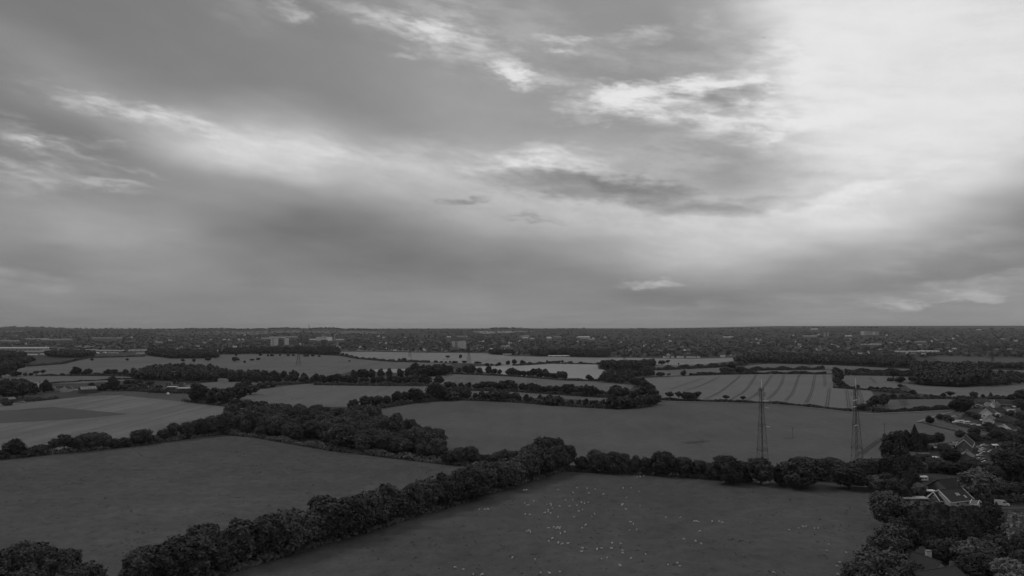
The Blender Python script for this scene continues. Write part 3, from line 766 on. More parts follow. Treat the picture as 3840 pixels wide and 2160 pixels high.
# --- hedge along the top of the left pasture
for x, y, h, w, k in ((48,1715,10.5,13,'yew'),(-70,1735,10,11,'oak'),(5,1722,6,8,'bush'),(100,1712,5,9,'bush'),(150,1706,6,9,'bush'),(205,1700,10,9,'fan'),(240,1697,12,14,'fan'),(300,1692,11,13,'oak'),(345,1687,12.5,14,'oak'),(385,1684,11,10,'oak'),
   (430,1680,6,10,'bush'),(470,1676,6,9,'bush'),(528,1668,11.5,15,'oak'),(575,1662,6,9,'bush'),(612,1656,9,10,'oak'),(655,1650,13,13,'fan'),(700,1645,12,11,'oak'),(745,1638,13,13,'oak'),(795,1632,14,13,'oak'),(840,1628,15,14,'oak')):
    tree('C', x, y, h, w, k)
# --- the wood at the end of the left pasture
EDGE_X = [840, 960, 1240, 1500, 1660]; EDGE_Y = [gpix(*q).y for q in ((840,1626),(960,1640),(1240,1688),(1500,1720),(1660,1740))]
for qx, qy in scatter([(845,1625),(960,1638),(1240,1686),(1500,1718),(1650,1726),(1665,1700),(1610,1660),(1500,1622),(1390,1590),(1250,1572),(1000,1556),(850,1580)], 11.6, 0.5):
    p = Vector((qx, qy, 0)); k = ('oak', 'oak', 'ash', 'oak', 'fan', 'oak', 'oak')[int(RNG.integers(7))]
    h = RNG.uniform(9, 14) + (RNG.uniform(0, 5) if RNG.random() < .3 else 0); dx_ = p.x / p.y * FPX + CXP
    edge = np.interp(dx_, EDGE_X, EDGE_Y) - p.y
    tree('W1front' if edge > -16 else ('W1left' if dx_ < 1130 else ('W1mid' if dx_ < 1380 else 'W1right')), 0, 0, h, h * RNG.uniform(0.82, 1.15), k, world=p)
tree('W1front', 1600, 1702, 13.5, 15, 'oak'); tree('W1front', 1640, 1722, 14, 13, 'oak')
for x, y, h, w in ((1690,1742,9,10),(1725,1744,10,10),(1765,1742,12,10),(1800,1748,7,9),(1835,1750,7,9),(1870,1752,9,9),(1900,1754,10.5,10)): tree('gap', x, y, h, w, 'oak')
finish('A1', 'TREE from the left in the near hedgerow left of the sheep', 'trees of the hedgerow beside the sheep pasture')
finish('A2', 'TREE from the left in the far part of that sheep hedgerow', 'trees of the hedgerow beside the sheep pasture')
finish('A1b', 'TREE from the left in the back row of the near hedgerow', 'trees of the hedgerow beside the sheep pasture')
finish('A2b', 'TREE from the left in the back row of the far hedgerow part', 'trees of the hedgerow beside the sheep pasture')
finish('corner', 'TREE from the left in the clump at the bottom left corner', 'trees in the bottom left corner')
finish('B', 'TREE from the left in the row behind the sheep pasture', 'trees behind the sheep pasture')
finish('C', 'TREE from the left in the hedge below the stubble field', 'hedge trees along the stubble field')
finish('W1front', 'TREE from the left along the pasture edge of the big wood', 'trees of the big wood beside the left pasture')
for k_, t_ in (('W1left', 'left'), ('W1mid', 'middle'), ('W1right', 'right')):
    finish(k_, 'leafy tree deep inside the %s third of the big wood' % t_, 'trees inside the %s third of the big wood' % t_, share=True)
finish('gap', 'TREE from the left between big wood and sheep pasture', 'trees between wood and sheep pasture')

# --- middle distance: hedgerows between the fields
def rowpx(row, lst, kind=None):
    for t in lst:
        x, y, ht, w = t[:4]; k = t[4] if len(t) > 4 else (kind or ('mid', 'mid', 'midtall')[int(RNG.integers(3))])
        D = gpix(x, y).y; m = D / FPX
        tree(row, x, y, ht * m, w * m, k)
# sizes here are photograph pixels: base x, base y, height, width
rowpx('D', [(742,1510,74,78,'yew'),(800,1516,62,62),(845,1520,66,70),(890,1500,60,70),(880,1528,30,40,'midbush'),(925,1528,26,44,'midbush'),(905,1470,38,60),(940,1480,40,60),(925,1448,24,40)])
finish('D', 'TREE from the left in the group above the stubble field', 'trees above the stubble field')
along('E', [(1180,1441),(1300,1443),(1420,1444),(1540,1446),(1620,1446)], 12, (12, 17), ('mid', 'mid', 'midtall'), 1.1)
along('E', [(1330,1428),(1420,1424),(1530,1420),(1570,1416)], 14, (14, 19), ('mid', 'midtall'), 1.1)
rowpx('E', [(1600,1445,40,46),(1645,1444,36,40)])
finish('E', 'broad tree in the thick belt behind the central hay field', 'trees of the belt behind the hay field', share=True)
along('F', [(960,1436),(1060,1437),(1165,1436)], 12, (12, 16), ('mid', 'mid', 'midtall'), 1.1)
along('F', [(960,1420),(1050,1422),(1110,1424)], 14, (13, 16), ('mid',), 1.1)
rowpx('F', [(1100,1432,34,40),(1140,1438,30,40),(1010,1452,20,40,'midbush'),(985,1456,18,40,'midbush')])
finish('F', 'tree in the dark belt left of the gap in the hay field hedge', 'trees of the belt left of the hay field', share=True)
rowpx('I', [(1325,1532,34,46),(1372,1530,48,50),(1412,1526,44,52),(1450,1520,36,40),(1485,1516,50,40,'yew'),(1520,1512,44,48),(1558,1510,56,78),(1600,1506,34,46),(1638,1503,64,78,'yew'),(1665,1500,36,40),(1345,1546,24,46,'midbush'),(1385,1544,24,40,'midbush')])
finish('I', 'TREE from the left at the left tip of the central crop', 'trees at the tip of the central crop field')
along('G', [(1690,1400),(1750,1402),(1830,1406),(1920,1410)], 15, (11, 17), ('mid', 'midtall'), 1.05)
along('G', [(1560,1410),(1600,1408),(1680,1402)], 15, (17, 22), ('mid',), 1.15)
rowpx('G', [(1595,1412,40,46),(1630,1410,44,56),(1662,1408,44,50)])
along('G2', [(1925,1411),(1990,1414),(2060,1420),(2115,1424)], 10, (10, 16), ('mid', 'midtall', 'mid'), 1.3)
rowpx('G2', [(2118,1425,24,20),(2207,1429,26,24),(2217,1429,16,18)])
finish('G', 'domed tree in the belt below the far corn field', 'trees of the belt below the far corn field', share=True)
finish('G2', 'TREE from the left along the near edge of the ripe corn field', 'trees along the ripe corn field')
along('H1', [(1680,1460),(1760,1462),(1840,1464),(1925,1468)], 10, (9, 17), ('mid', 'midtall', 'mid'), 1.25)
along('H2', [(1930,1469),(2040,1476),(2140,1482),(2230,1488),(2330,1494)], 10, (8, 15), ('mid', 'midtall', 'mid'), 1.25)
rowpx('H2', [(1995,1474,40,34),(2130,1482,46,50),(2160,1484,36,36),(2215,1488,40,40),(2340,1492,40,50)])
finish('H1', 'TREE from the left in the left half of the middle hedge', 'trees of the middle meadow hedge')
finish('H2', 'TREE from the left in the right half of the middle hedge', 'trees of the middle meadow hedge')
along('J1', [(1690,1500),(1780,1501),(1860,1504),(1930,1508)], 9, (8.5, 13), ('mid', 'midtall', 'midbush', 'mid'), 1.1)
along('J2', [(1945,1510),(2040,1516),(2140,1524),(2250,1530),(2340,1533)], 8.5, (7, 11.5), ('mid', 'midtall', 'mid', 'midbush'), 1.1)
rowpx('J2', [(1705,1497,46,50),(1745,1499,44,44),(1935,1506,36,34),(2365,1532,40,50),(2400,1528,46,50),(2430,1524,46,50),(2455,1518,40,44)])
rowpx('J3', [(2392,1450,36,40),(2420,1462,36,44),(2440,1478,40,44),(2410,1490,40,50),(2450,1496,44,44),(2380,1500,40,46),(2462,1508,34,34),(2375,1445,30,36),(2405,1440,26,34)])
finish('J1', 'TREE from the left in the hedge above the central crop', 'trees of the hedge above the central crop field')
finish('J2', 'shrubby tree in the curving hedge on the top edge of the central crop field', 'trees of the hedge above the central crop field', share=True)
finish('J3', 'TREE from the left at the left end of the drilled field', 'trees at the left end of the drilled field')
rowpx('K', [(2512,1502,36,34,'midfan'),(2545,1503,38,26,'midfan'),(2566,1503,34,26),(2582,1503,36,30),(2600,1504,34,26),(2617,1504,38,28,'midfan'),(2723,1505,25,28,'midfan'),(2786,1506,22,25,'midfan')])
finish('K', 'TREE from the left on the low hedge below the drilled field', 'trees on the low hedge below the drilled field')
rowpx('L', [(2478,1413,19,32),(2508,1411,12,16,'midfan'),(2564,1410,22,22),(2482,1368,18,26),(2505,1368,20,16,'midfan'),(2545,1367,6,6,'midbush'),(2745,1382,20,34),(2770,1400,24,36),(2620,1404,10,16),(2635,1403,10,16),(2730,1402,14,24,'midbush')])
finish('L', 'TREE from the left between the corn and the drilled field', 'trees between corn fields and drilled field')
rowpx('N', [(3135,1392,16,24),(3140,1412,34,36),(3148,1430,36,38),(3140,1442,30,34),(3155,1452,26,34),(3168,1455,14,24,'midbush'),(3215,1458,16,20),(3265,1462,12,24,'midbush'),(3290,1464,14,18),(3315,1466,16,26),(3340,1469,17,28),(3360,1470,14,24,'midbush'),
            (3350,1418,34,44),(3375,1436,24,40),(3375,1455,16,20),(3340,1430,12,24,'midbush')])
finish('N', 'TREE from the left in the hedge right of the drilled field', 'trees right of the drilled field')
rowpx('O', [(3285,1526,44,50),(3312,1522,46,46),(3265,1526,26,34),(3245,1538,22,40,'midbush'),(3225,1538,20,30,'midbush'),(3348,1495,20,28),(3385,1495,18,22),(3405,1494,14,18,'midbush'),(3440,1494,14,18),(3425,1478,14,26,'midbush'),
            (3472,1493,12,14,'midbush'),(3493,1493,16,14),(3510,1493,10,12,'midbush'),(3538,1495,22,24),(3565,1495,30,34,'midfan'),(3600,1545,58,78,'yew'),(3632,1530,40,40),(3652,1494,26,30),(3686,1494,16,18),(3716,1496,26,22,'fir'),(3740,1496,14,24,'midbush'),
            (3790,1500,22,24),(3838,1502,40,66),(3765,1497,12,22,'midbush')])
finish('O', 'TREE from the left round the green field above the houses', 'trees around the green field above the houses')
rowpx('P', [(5,1420,70,60),(30,1400,50,60),(60,1396,44,60),(10,1380,50,50),(50,1372,36,50),(90,1368,30,40),(110,1362,26,40),(0,1350,24,40),(60,1412,18,40),(45,1411,22,32)])
finish('P', 'TREE from the left in the left edge stand beyond the farm', 'trees at the left edge beyond the farm')
rowpx('Q', [(135,1409,20,22,'midfan'),(160,1409,24,18,'midfan'),(95,1409,10,14,'midbush'),(115,1409,10,14,'midbush'),(232,1408,8,14,'midbush'),(285,1408,34,36,'yew'),(270,1408,18,20),(328,1408,26,34),(312,1408,14,20),(360,1408,10,30,'midbush'),(380,1408,8,24,'midbush'),
            (405,1408,24,28),(425,1408,26,30),(448,1408,14,24),(470,1408,24,26),(490,1410,14,26)])
finish('Q', 'TREE from the left along the lane below the long meadow', 'trees along the lane below the long meadow')
rowpx('S', [(15,1500,60,70),(50,1498,66,70),(85,1492,64,66),(110,1480,54,56),(25,1470,50,56),(70,1462,46,60),(130,1478,30,40),(168,1472,44,36,'yew'),(182,1466,30,26),(422,1466,52,44,'yew'),(395,1464,30,44),(445,1466,26,40),(365,1466,18,34,'midbush'),
            (470,1464,24,40),(500,1462,24,44),(530,1462,26,40),(560,1464,22,40),(585,1466,20,34,'midbush'),(520,1440,16,34,'midbush'),(560,1442,12,30,'midbush'),(480,1440,16,30,'midbush'),(345,1446,10,24,'midbush'),(650,1437,14,20),(675,1434,12,18,'midbush'),
            (30,1520,18,34,'midbush')])
finish('S', 'TREE from the left around the farm buildings on the left', 'trees around the left farm')
rowpx('R', [(346,1352,8,10,'midbush'),(478,1352,8,10,'midbush'),(686,1355,8,16,'midbush'),(727,1358,14,14),(780,1355,18,20),(808,1345,22,22,'mid'),(885,1338,22,12,'midtall'),(882,1357,20,26),(917,1362,10,12),(945,1352,6,14,'midbush'),(968,1350,8,14,'midbush'),
            (977,1335,9,14),(1005,1336,7,8,'midbush'),(1020,1336,8,12,'midbush'),(1050,1336,9,8),(1081,1336,8,12),(1100,1336,9,10),(1150,1337,9,16,'midbush'),(1172,1337,8,14),(1196,1338,6,10,'midbush'),(1311,1356,5,6,'midbush'),
            (1679,1346,14,18,'midfan'),(1727,1344,15,13,'mid')])
finish('R', 'TREE from the left standing alone in the far meadows', 'lone trees in the far meadows')
rowpx('U', [(1285,1335,12,14),(1300,1336,11,14),(1318,1340,9,14),(1338,1344,8,10),(1358,1347,8,12),(1385,1350,8,14),(1402,1350,10,16),(1425,1353,8,12),(1475,1356,10,14),(1498,1355,12,12),(1515,1356,14,22),(1545,1357,8,24,'midbush'),(1590,1359,9,28,'mid'),(1634,1359,7,14,'midbush'),
            (1655,1359,5,10,'midbush'),(1672,1360,5,10,'midbush'),(1688,1360,7,10),(1706,1361,7,20,'midbush'),(1740,1362,10,20,'mid'),(1790,1363,7,24,'midbush'),(1826,1374,14,20),(1844,1374,12,12),(1862,1373,8,10,'midbush'),(1872,1372,14,16),(1905,1370,18,18),(1928,1370,24,20),(1960,1368,18,22),(1985,1367,10,14),
            (2030,1363,6,20,'midbush'),(2052,1362,12,10),(2075,1362,8,24,'midbush'),(2095,1362,10,16),(2108,1362,12,12),(2140,1363,9,20,'mid'),(2177,1364,9,18,'mid'),(2215,1365,4,10,'midbush'),(2243,1367,9,18)])
finish('U', 'TREE from the left in the broken hedge between the two corn fields', 'hedge trees between the corn fields') if len(ROWS['U']) <= 30 else finish('U', 'small round tree or shrub in the broken hedge between the two corn fields', 'hedge trees between the corn fields', share=True)

# --- garden trees round the houses on the right
for x, y, h, w, k, lab in (
 (3366,1690,12,9,'cypress',None),(3380,1690,13,8,'cypress',None),(3400,1688,13,7,'cypress',None),(3432,1690,17,10,'fir','spiky fir rising highest above the long low shed'),(3350,1700,11,8,'cypress',None),
 (3455,1686,11,9,'yew',None),(3480,1680,10,8,'oak',None),(3520,1676,10,10,'fan',None),(3497,1680,8,7,'bush',None),
 (3350,1760,19,15,'yew','huge dark rounded evergreen at the corner of the central crop field'),(3390,1790,16,12,'yew',None),(3345,1815,14,13,'yew',None),(3395,1840,16,11,'yew',None),(3330,1845,9,10,'oak',None),
 (3370,1880,10,11,'oak',None),(3420,1850,13,8,'cypress',None),
 (3350,1985,14.5,17,'oak','broad dark tree overhanging the right edge of the sheep pasture'),(3405,1965,7,8,'oak',None),(3380,2030,9,9,'oak',None),(3345,2090,11,12,'oak',None),(3395,2085,11,10,'oak',None),(3320,2130,12,12,'oak',None),
 (3300,2215,13,16,'oak','broad tree at the bottom where the sheep pasture meets the houses'),(3230,2240,10,11,'oak',None),(3370,2200,8,9,'oak',None),(3440,2170,5,7,'bush',None),(3495,2160,4.5,6,'bush',None),
 (3490,2040,14,8,'cypress',None),(3520,2045,15,9,'cypress',None),(3550,2045,14.5,8,'cypress',None),(3580,2050,14.5,9,'cypress',None),(3612,2052,14,9,'cypress',None),(3640,2050,13.5,9,'cypress',None),(3668,2045,14,8,'cypress',None),(3695,2050,16,9,'fir',None),
 (3505,2000,10.5,8,'yew',None),(3540,1990,10.5,9,'yew',None),(3600,2000,11,9,'yew',None),(3650,2000,10.5,9,'yew',None),(3720,2040,14,10,'yew',None),(3740,2000,12,9,'fir',None),(3460,2030,11,9,'yew',None),
 (3810,2050,13,15,'willow','drooping pale willow at the right edge below the white van'),(3850,2110,10,10,'oak',None),
 (3560,2110,8,9,'oak',None),(3515,2090,6,7,'bush',None),(3620,2120,8.5,10,'pale',None),(3690,2125,9,11,'oak',None),(3740,2120,10,10,'oak',None),(3650,2150,7,9,'bush',None),(3790,2205,9.5,12,'pale','bright pale round tree in the bottom right corner'),
 (3700,2170,8,10,'yew',None),(3845,2170,9,10,'oak',None),(3640,2190,8,10,'yew',None),
 (3672,1882,15.5,17.5,'pale','large pale round tree behind the dormer bungalow'),(3745,1872,8,10,'oak',None),(3790,1872,8,11,'oak',None),(3835,1874,8,11,'oak',None),(3790,1810,17,16,'yew','big dark tree at the right edge beyond the parked van'),(3840,1800,16,15,'yew',None),(3730,1815,9,10,'oak',None),
 (3450,1862,6.5,6.5,'pale','small pale round tree beside the white conservatory roof'),(3465,1752,8,9,'oak',None),(3430,1770,9,8,'oak',None),(3462,1772,6,6,'pale',None),(3500,1770,8,9,'oak',None),(3550,1776,6.5,11,'yew',None),(3590,1776,6,11,'yew',None),(3630,1772,6,11,'yew',None),
 (3565,1735,9,11,'yew',None),(3540,1700,6,7,'bush',None),(3640,1772,5,8,'oak',None),(3690,1772,5.5,9,'oak',None),(3652,1748,4.5,7,'bush',None),
 (3765,1750,10,13,'oak',None),(3800,1735,12,13,'oak',None),(3835,1740,12,13,'yew',None),(3795,1712,9,12,'oak',None),(3820,1690,11,13,'oak',None),(3845,1660,10,11,'oak',None),(3790,1660,9,12,'oak',None),(3740,1650,8,10,'oak',None),
 (3722,1650,6,8,'yew',None),(3690,1656,5,8,'oak',None),(3655,1640,7,8,'oak',None),(3650,1660,7,9,'oak',None),(3600,1640,5,7,'bush',None),(3720,1628,7,8,'yew',None),(3750,1632,6,9,'oak',None),(3705,1606,5,8,'yew',None),(3680,1614,4,8,'bush',None),
 (3488,1588,6,7,'yew',None),(3528,1575,5,6,'bush',None),(3555,1580,5,9,'bush',None),(3640,1562,5,9,'oak',None),(3662,1572,5,8,'oak',None),(3620,1545,7,9,'oak',None),(3835,1580,9,12,'oak',None),(3830,1620,9,12,'oak',None),(3820,1530,9,10,'oak',None),(3845,1545,9,10,'yew',None),
 (3730,1575,4.5,6,'bush',None),(3790,1560,5,7,'bush',None),(3660,1515,5,6,'bush',None)):
    tree('V', x, y, h, w, k, lab=lab)
LANDMARKS = [(3420,1660,'by the long low shed'),(3360,1800,'in the dark corner by the right mast'),(3350,1960,'on the right edge of the sheep pasture'),(3310,2180,'at the foot of the sheep pasture'),
 (3500,1930,'below the dormer bungalow'),(3600,2040,'in the evergreen screen below the bungalow'),(3480,2150,'round the bottom house'),(3680,2130,'right of the bottom house'),(3800,2080,'by the drooping willow'),(3740,1860,'behind the white van'),
 (3820,1800,'at the right edge above the van'),(3490,1790,'beside the white flat roof'),(3590,1750,'in front of the brick gable house'),(3680,1760,'below the parked cars'),(3800,1700,'right of the parked cars'),(3700,1640,'above the parked cars'),
 (3520,1580,'round the verge by the caravans'),(3650,1560,'among the upper white houses'),(3830,1580,'at the right edge by the upper houses')]
def finish_v():
    by = {}
    KN = {'cypress_tree': 'narrow dark cypress', 'evergreen_tree': 'dense dark evergreen', 'hedgerow_tree': 'leafy tree', 'shrub': 'low shrub', 'pale_leaved_tree': 'pale tree', 'fir_tree': 'dark fir', 'open_crowned_tree': 'open-crowned tree', 'willow_tree': 'willow', 'ash_tree': 'tall tree'}
    for x, o in sorted(ROWS['V'], key=lambda t: t[0]):
        d = Vector(o.location) - Vector((0, 0, ALT)); c, s_ = math.cos(PITCH), math.sin(PITCH); yf = d.y * c + d.z * s_; zf = -d.y * s_ + d.z * c
        qx, qy = CXP + FPX * d.x / yf, CYP - FPX * zf / yf
        lm = min(LANDMARKS, key=lambda l: (l[0] - qx) ** 2 + (l[1] - qy) ** 2)[2]
        by.setdefault((lm, KN[o.name.split('.')[0]]), []).append(o); o['group'] = 'garden trees round the houses'
    for (lm, kn), l in by.items():
        l = [o for o in l if 'label' not in o]
        for i, o in enumerate(l):
            o['label'] = ('only %s %s' % (kn, lm)) if len(l) == 1 else '%s %s from the left %s' % (ordinal(i + 1), kn, lm)
finish_v()

# --- hedges: one leafy mass each
def hedge(px, w, h, label, dens=5.0, leaf=0.6, mat='leaf', world=None):
    pts = [gpix(*q) for q in px]; C = []; Nn = []
    for a, b in zip(pts[:-1], pts[1:]):
        L = (b - a).length; n = int(L * dens * (w + 2 * h) / 6.0) + 4
        t = RNG.uniform(0, 1, n); ph = RNG.uniform(0, math.pi, n)
        d = (b - a).normalized(); nn = np.array([-d.y, d.x])
        hv = h * (0.75 + 0.3 * np.sin(t * L / 6.0 + a.x) + RNG.normal(0, .08, n))
        cx = np.cos(ph) * w / 2 * RNG.uniform(0.85, 1.1, n); cz = np.sin(ph) ** 0.6 * hv
        x = a.x + (b.x - a.x) * t + nn[0] * cx; y = a.y + (b.y - a.y) * t + nn[1] * cx; z = a.z + (b.z - a.z) * t + cz
        C.append(np.stack([x, y, z + 0.1], 1)); Nn.append(np.stack([nn[0] * np.cos(ph), nn[1] * np.cos(ph), np.sin(ph)], 1))
    C = np.concatenate(C); Nn = np.concatenate(Nn) + unit(len(C), RNG) * 0.45; Nn /= np.linalg.norm(Nn, axis=1, keepdims=True)
    V, F = leaf_quads(C, Nn, leaf * RNG.uniform(0.7, 1.3, len(C)), RNG)
    o = link('hedge', fast_mesh('hedge', V, F), M[mat]); tag(o, label, 'hedge', 'field hedges'); return o
hedge(HEDGE_A, 5.0, 3.2, 'undergrowth hedge at the foot of the trees beside the sheep pasture', 8)
hedge([(2110,1765),(2300,1774),(2500,1784),(2700,1800),(2820,1808)], 4.0, 4.5, 'undergrowth hedge under the left trees behind the sheep pasture', 9)
hedge([(2930,1812),(3060,1800),(3180,1806),(3300,1822)], 4.0, 4.5, 'undergrowth hedge under the right trees behind the sheep pasture', 9)
hedge([(-300,1760),(0,1722),(200,1702),(400,1683),(600,1659),(840,1627)], 4.5, 3.4, 'scrubby hedge along the top of the left pasture', 7)
hedge([(850,1630),(960,1640),(1240,1688),(1500,1720),(1690,1742),(1880,1752),(2000,1760)], 5.0, 3.6, 'undergrowth hedge along the foot of the wood', 8)
hedge([(2474,1500),(2600,1504),(2760,1509),(2880,1513),(3000,1522),(3120,1536),(3190,1543)], 3.2, 2.4, 'low clipped hedge under the drilled field', 6, .7, 'leaf_far')
hedge([(3275,1547),(3400,1544),(3500,1538),(3585,1531)], 4.5, 3.8, 'thick dark hedge above the right end of the central crop field', 7, .8, 'leaf_far')
hedge([(1180,1444),(1400,1447),(1640,1448)], 6, 5, 'undergrowth of the belt behind the hay field', 4, 1.0, 'leaf_far')
hedge([(855,1470),(960,1455),(1040,1444),(1165,1438)], 6, 4, 'hedge climbing left of the hay field gap', 4, 1.0, 'leaf_far')
hedge([(1310,1540),(1440,1528),(1560,1511),(1690,1500),(1800,1503),(1930,1509),(2140,1525),(2280,1533),(2400,1530),(2460,1515)], 5, 4.4, 'dense hedge bounding the top of the central crop field', 5, .9, 'leaf_far')
hedge([(1675,1463),(1930,1470),(2140,1484),(2330,1496),(2400,1500)], 5, 4.6, 'dense middle hedge between the meadow strips', 4, 1.0, 'leaf_far')
hedge([(1560,1412),(1700,1403),(1920,1412),(2120,1427),(2260,1431)], 5, 3.4, 'hedge below the ripe corn field', 4, 1.0, 'leaf_far')
hedge([(1270,1333),(1340,1346),(1470,1357),(1610,1360)], 6, 4.5, 'dark far hedge climbing beside the far corn field', 3, 1.3, 'leaf_far')
hedge([(1925,1372),(1990,1369),(2060,1364)], 5, 5, 'far hedge left of the ripe corn field', 3, 1.2, 'leaf_far')
hedge([(2060,1364),(2240,1367)], 4, 3, 'far hedge above the ripe corn field', 3, 1.2, 'leaf_far')
hedge([(2400,1386),(2470,1389),(2560,1385),(2680,1379),(2800,1368)], 7, 7.5, 'lumpy hedge below the far corn field on the right', 4, 1.2, 'leaf_far')
hedge([(2590,1408),(2660,1405),(2760,1402),(2880,1403),(3000,1402),(3100,1404)], 4, 4.2, 'hedge along the top of the drilled field', 4, 1.1, 'leaf_far')
hedge([(2700,1394),(2880,1388),(3000,1388),(3090,1387)], 5, 6.5, 'bushy hedge between the right meadow and corn strip', 4, 1.1, 'leaf_far')
hedge([(3170,1395),(3300,1396),(3420,1398)], 6, 6, 'upper dark hedge right of the drilled field', 4, 1.1, 'leaf_far')
hedge([(3170,1407),(3300,1409),(3420,1413)], 6, 6, 'lower dark hedge right of the drilled field', 4, 1.1, 'leaf_far')
hedge([(3126,1455),(3200,1460),(3270,1465)], 4, 3, 'short hedge on the right end of the drilled field', 4, 1.0, 'leaf_far')
hedge([(3275,1466),(3330,1471),(3400,1477)], 4, 4, 'hedge between the right stubble fields', 4, 1.0, 'leaf_far')
hedge([(3330,1498),(3450,1496),(3590,1497),(3720,1498),(3860,1500)], 3.5, 3.2, 'hedge along the top of the green field above the houses', 5, .9, 'leaf_far')
hedge([(20,1381),(130,1373),(231,1366),(290,1352),(335,1343),(420,1341),(544,1337)], 6, 4, 'dark hedge along the far side of the long meadow', 3, 1.2, 'leaf_far')
hedge([(130,1410),(270,1410),(430,1410),(560,1416)], 3.5, 2.6, 'low lane hedge below the long meadow', 4, 1.0, 'leaf_far')
hedge([(170,1440),(300,1431),(420,1425),(500,1421)], 2.4, 1.8, 'thin hedge across the left meadow', 4, .9, 'leaf_far')
hedge([(90,1505),(150,1502),(215,1496)], 5, 3, 'low dark scrub bank below the farm', 4, .9, 'leaf_far')
hedge([(560,1472),(640,1474),(720,1476)], 6, 5, 'dark hedge in front of the long white-roofed hut', 4, .9, 'leaf_far')
hedge([(480,1466),(560,1469),(620,1472)], 7, 6, 'scrubby hedge beside the rooflit barn', 4, .9, 'leaf_far')
hedge([(640,1442),(700,1437),(790,1432),(880,1428)], 3, 2.4, 'thin hedge behind the small huts', 4, .9, 'leaf_far')
hedge([(690,1505),(760,1514),(830,1522),(910,1530)], 5, 3, 'scrub strip along the top corner of the stubble field', 5, .8, 'leaf_far')
hedge([(3545,1566),(3552,1584),(3590,1596),(3660,1612),(3710,1622)], 2.5, 2.0, 'garden hedge round the white caravans', 6, .6)
hedge([(3470,1688),(3560,1686),(3600,1684)], 3, 3, 'garden hedge behind the long low shed', 6, .6)
hedge([(3660,1660),(3740,1655),(3800,1650)], 3, 3, 'garden hedge above the parked cars', 6, .6)
hedge([(3700,1890),(3770,1882),(3860,1884)], 3.5, 3.4, 'garden hedge behind the white van', 7, .6)
hedge([(3400,1888),(3470,1896),(3520,1905)], 3.0, 3.0, 'garden hedge in front of the flat-roofed garage', 7, .6)


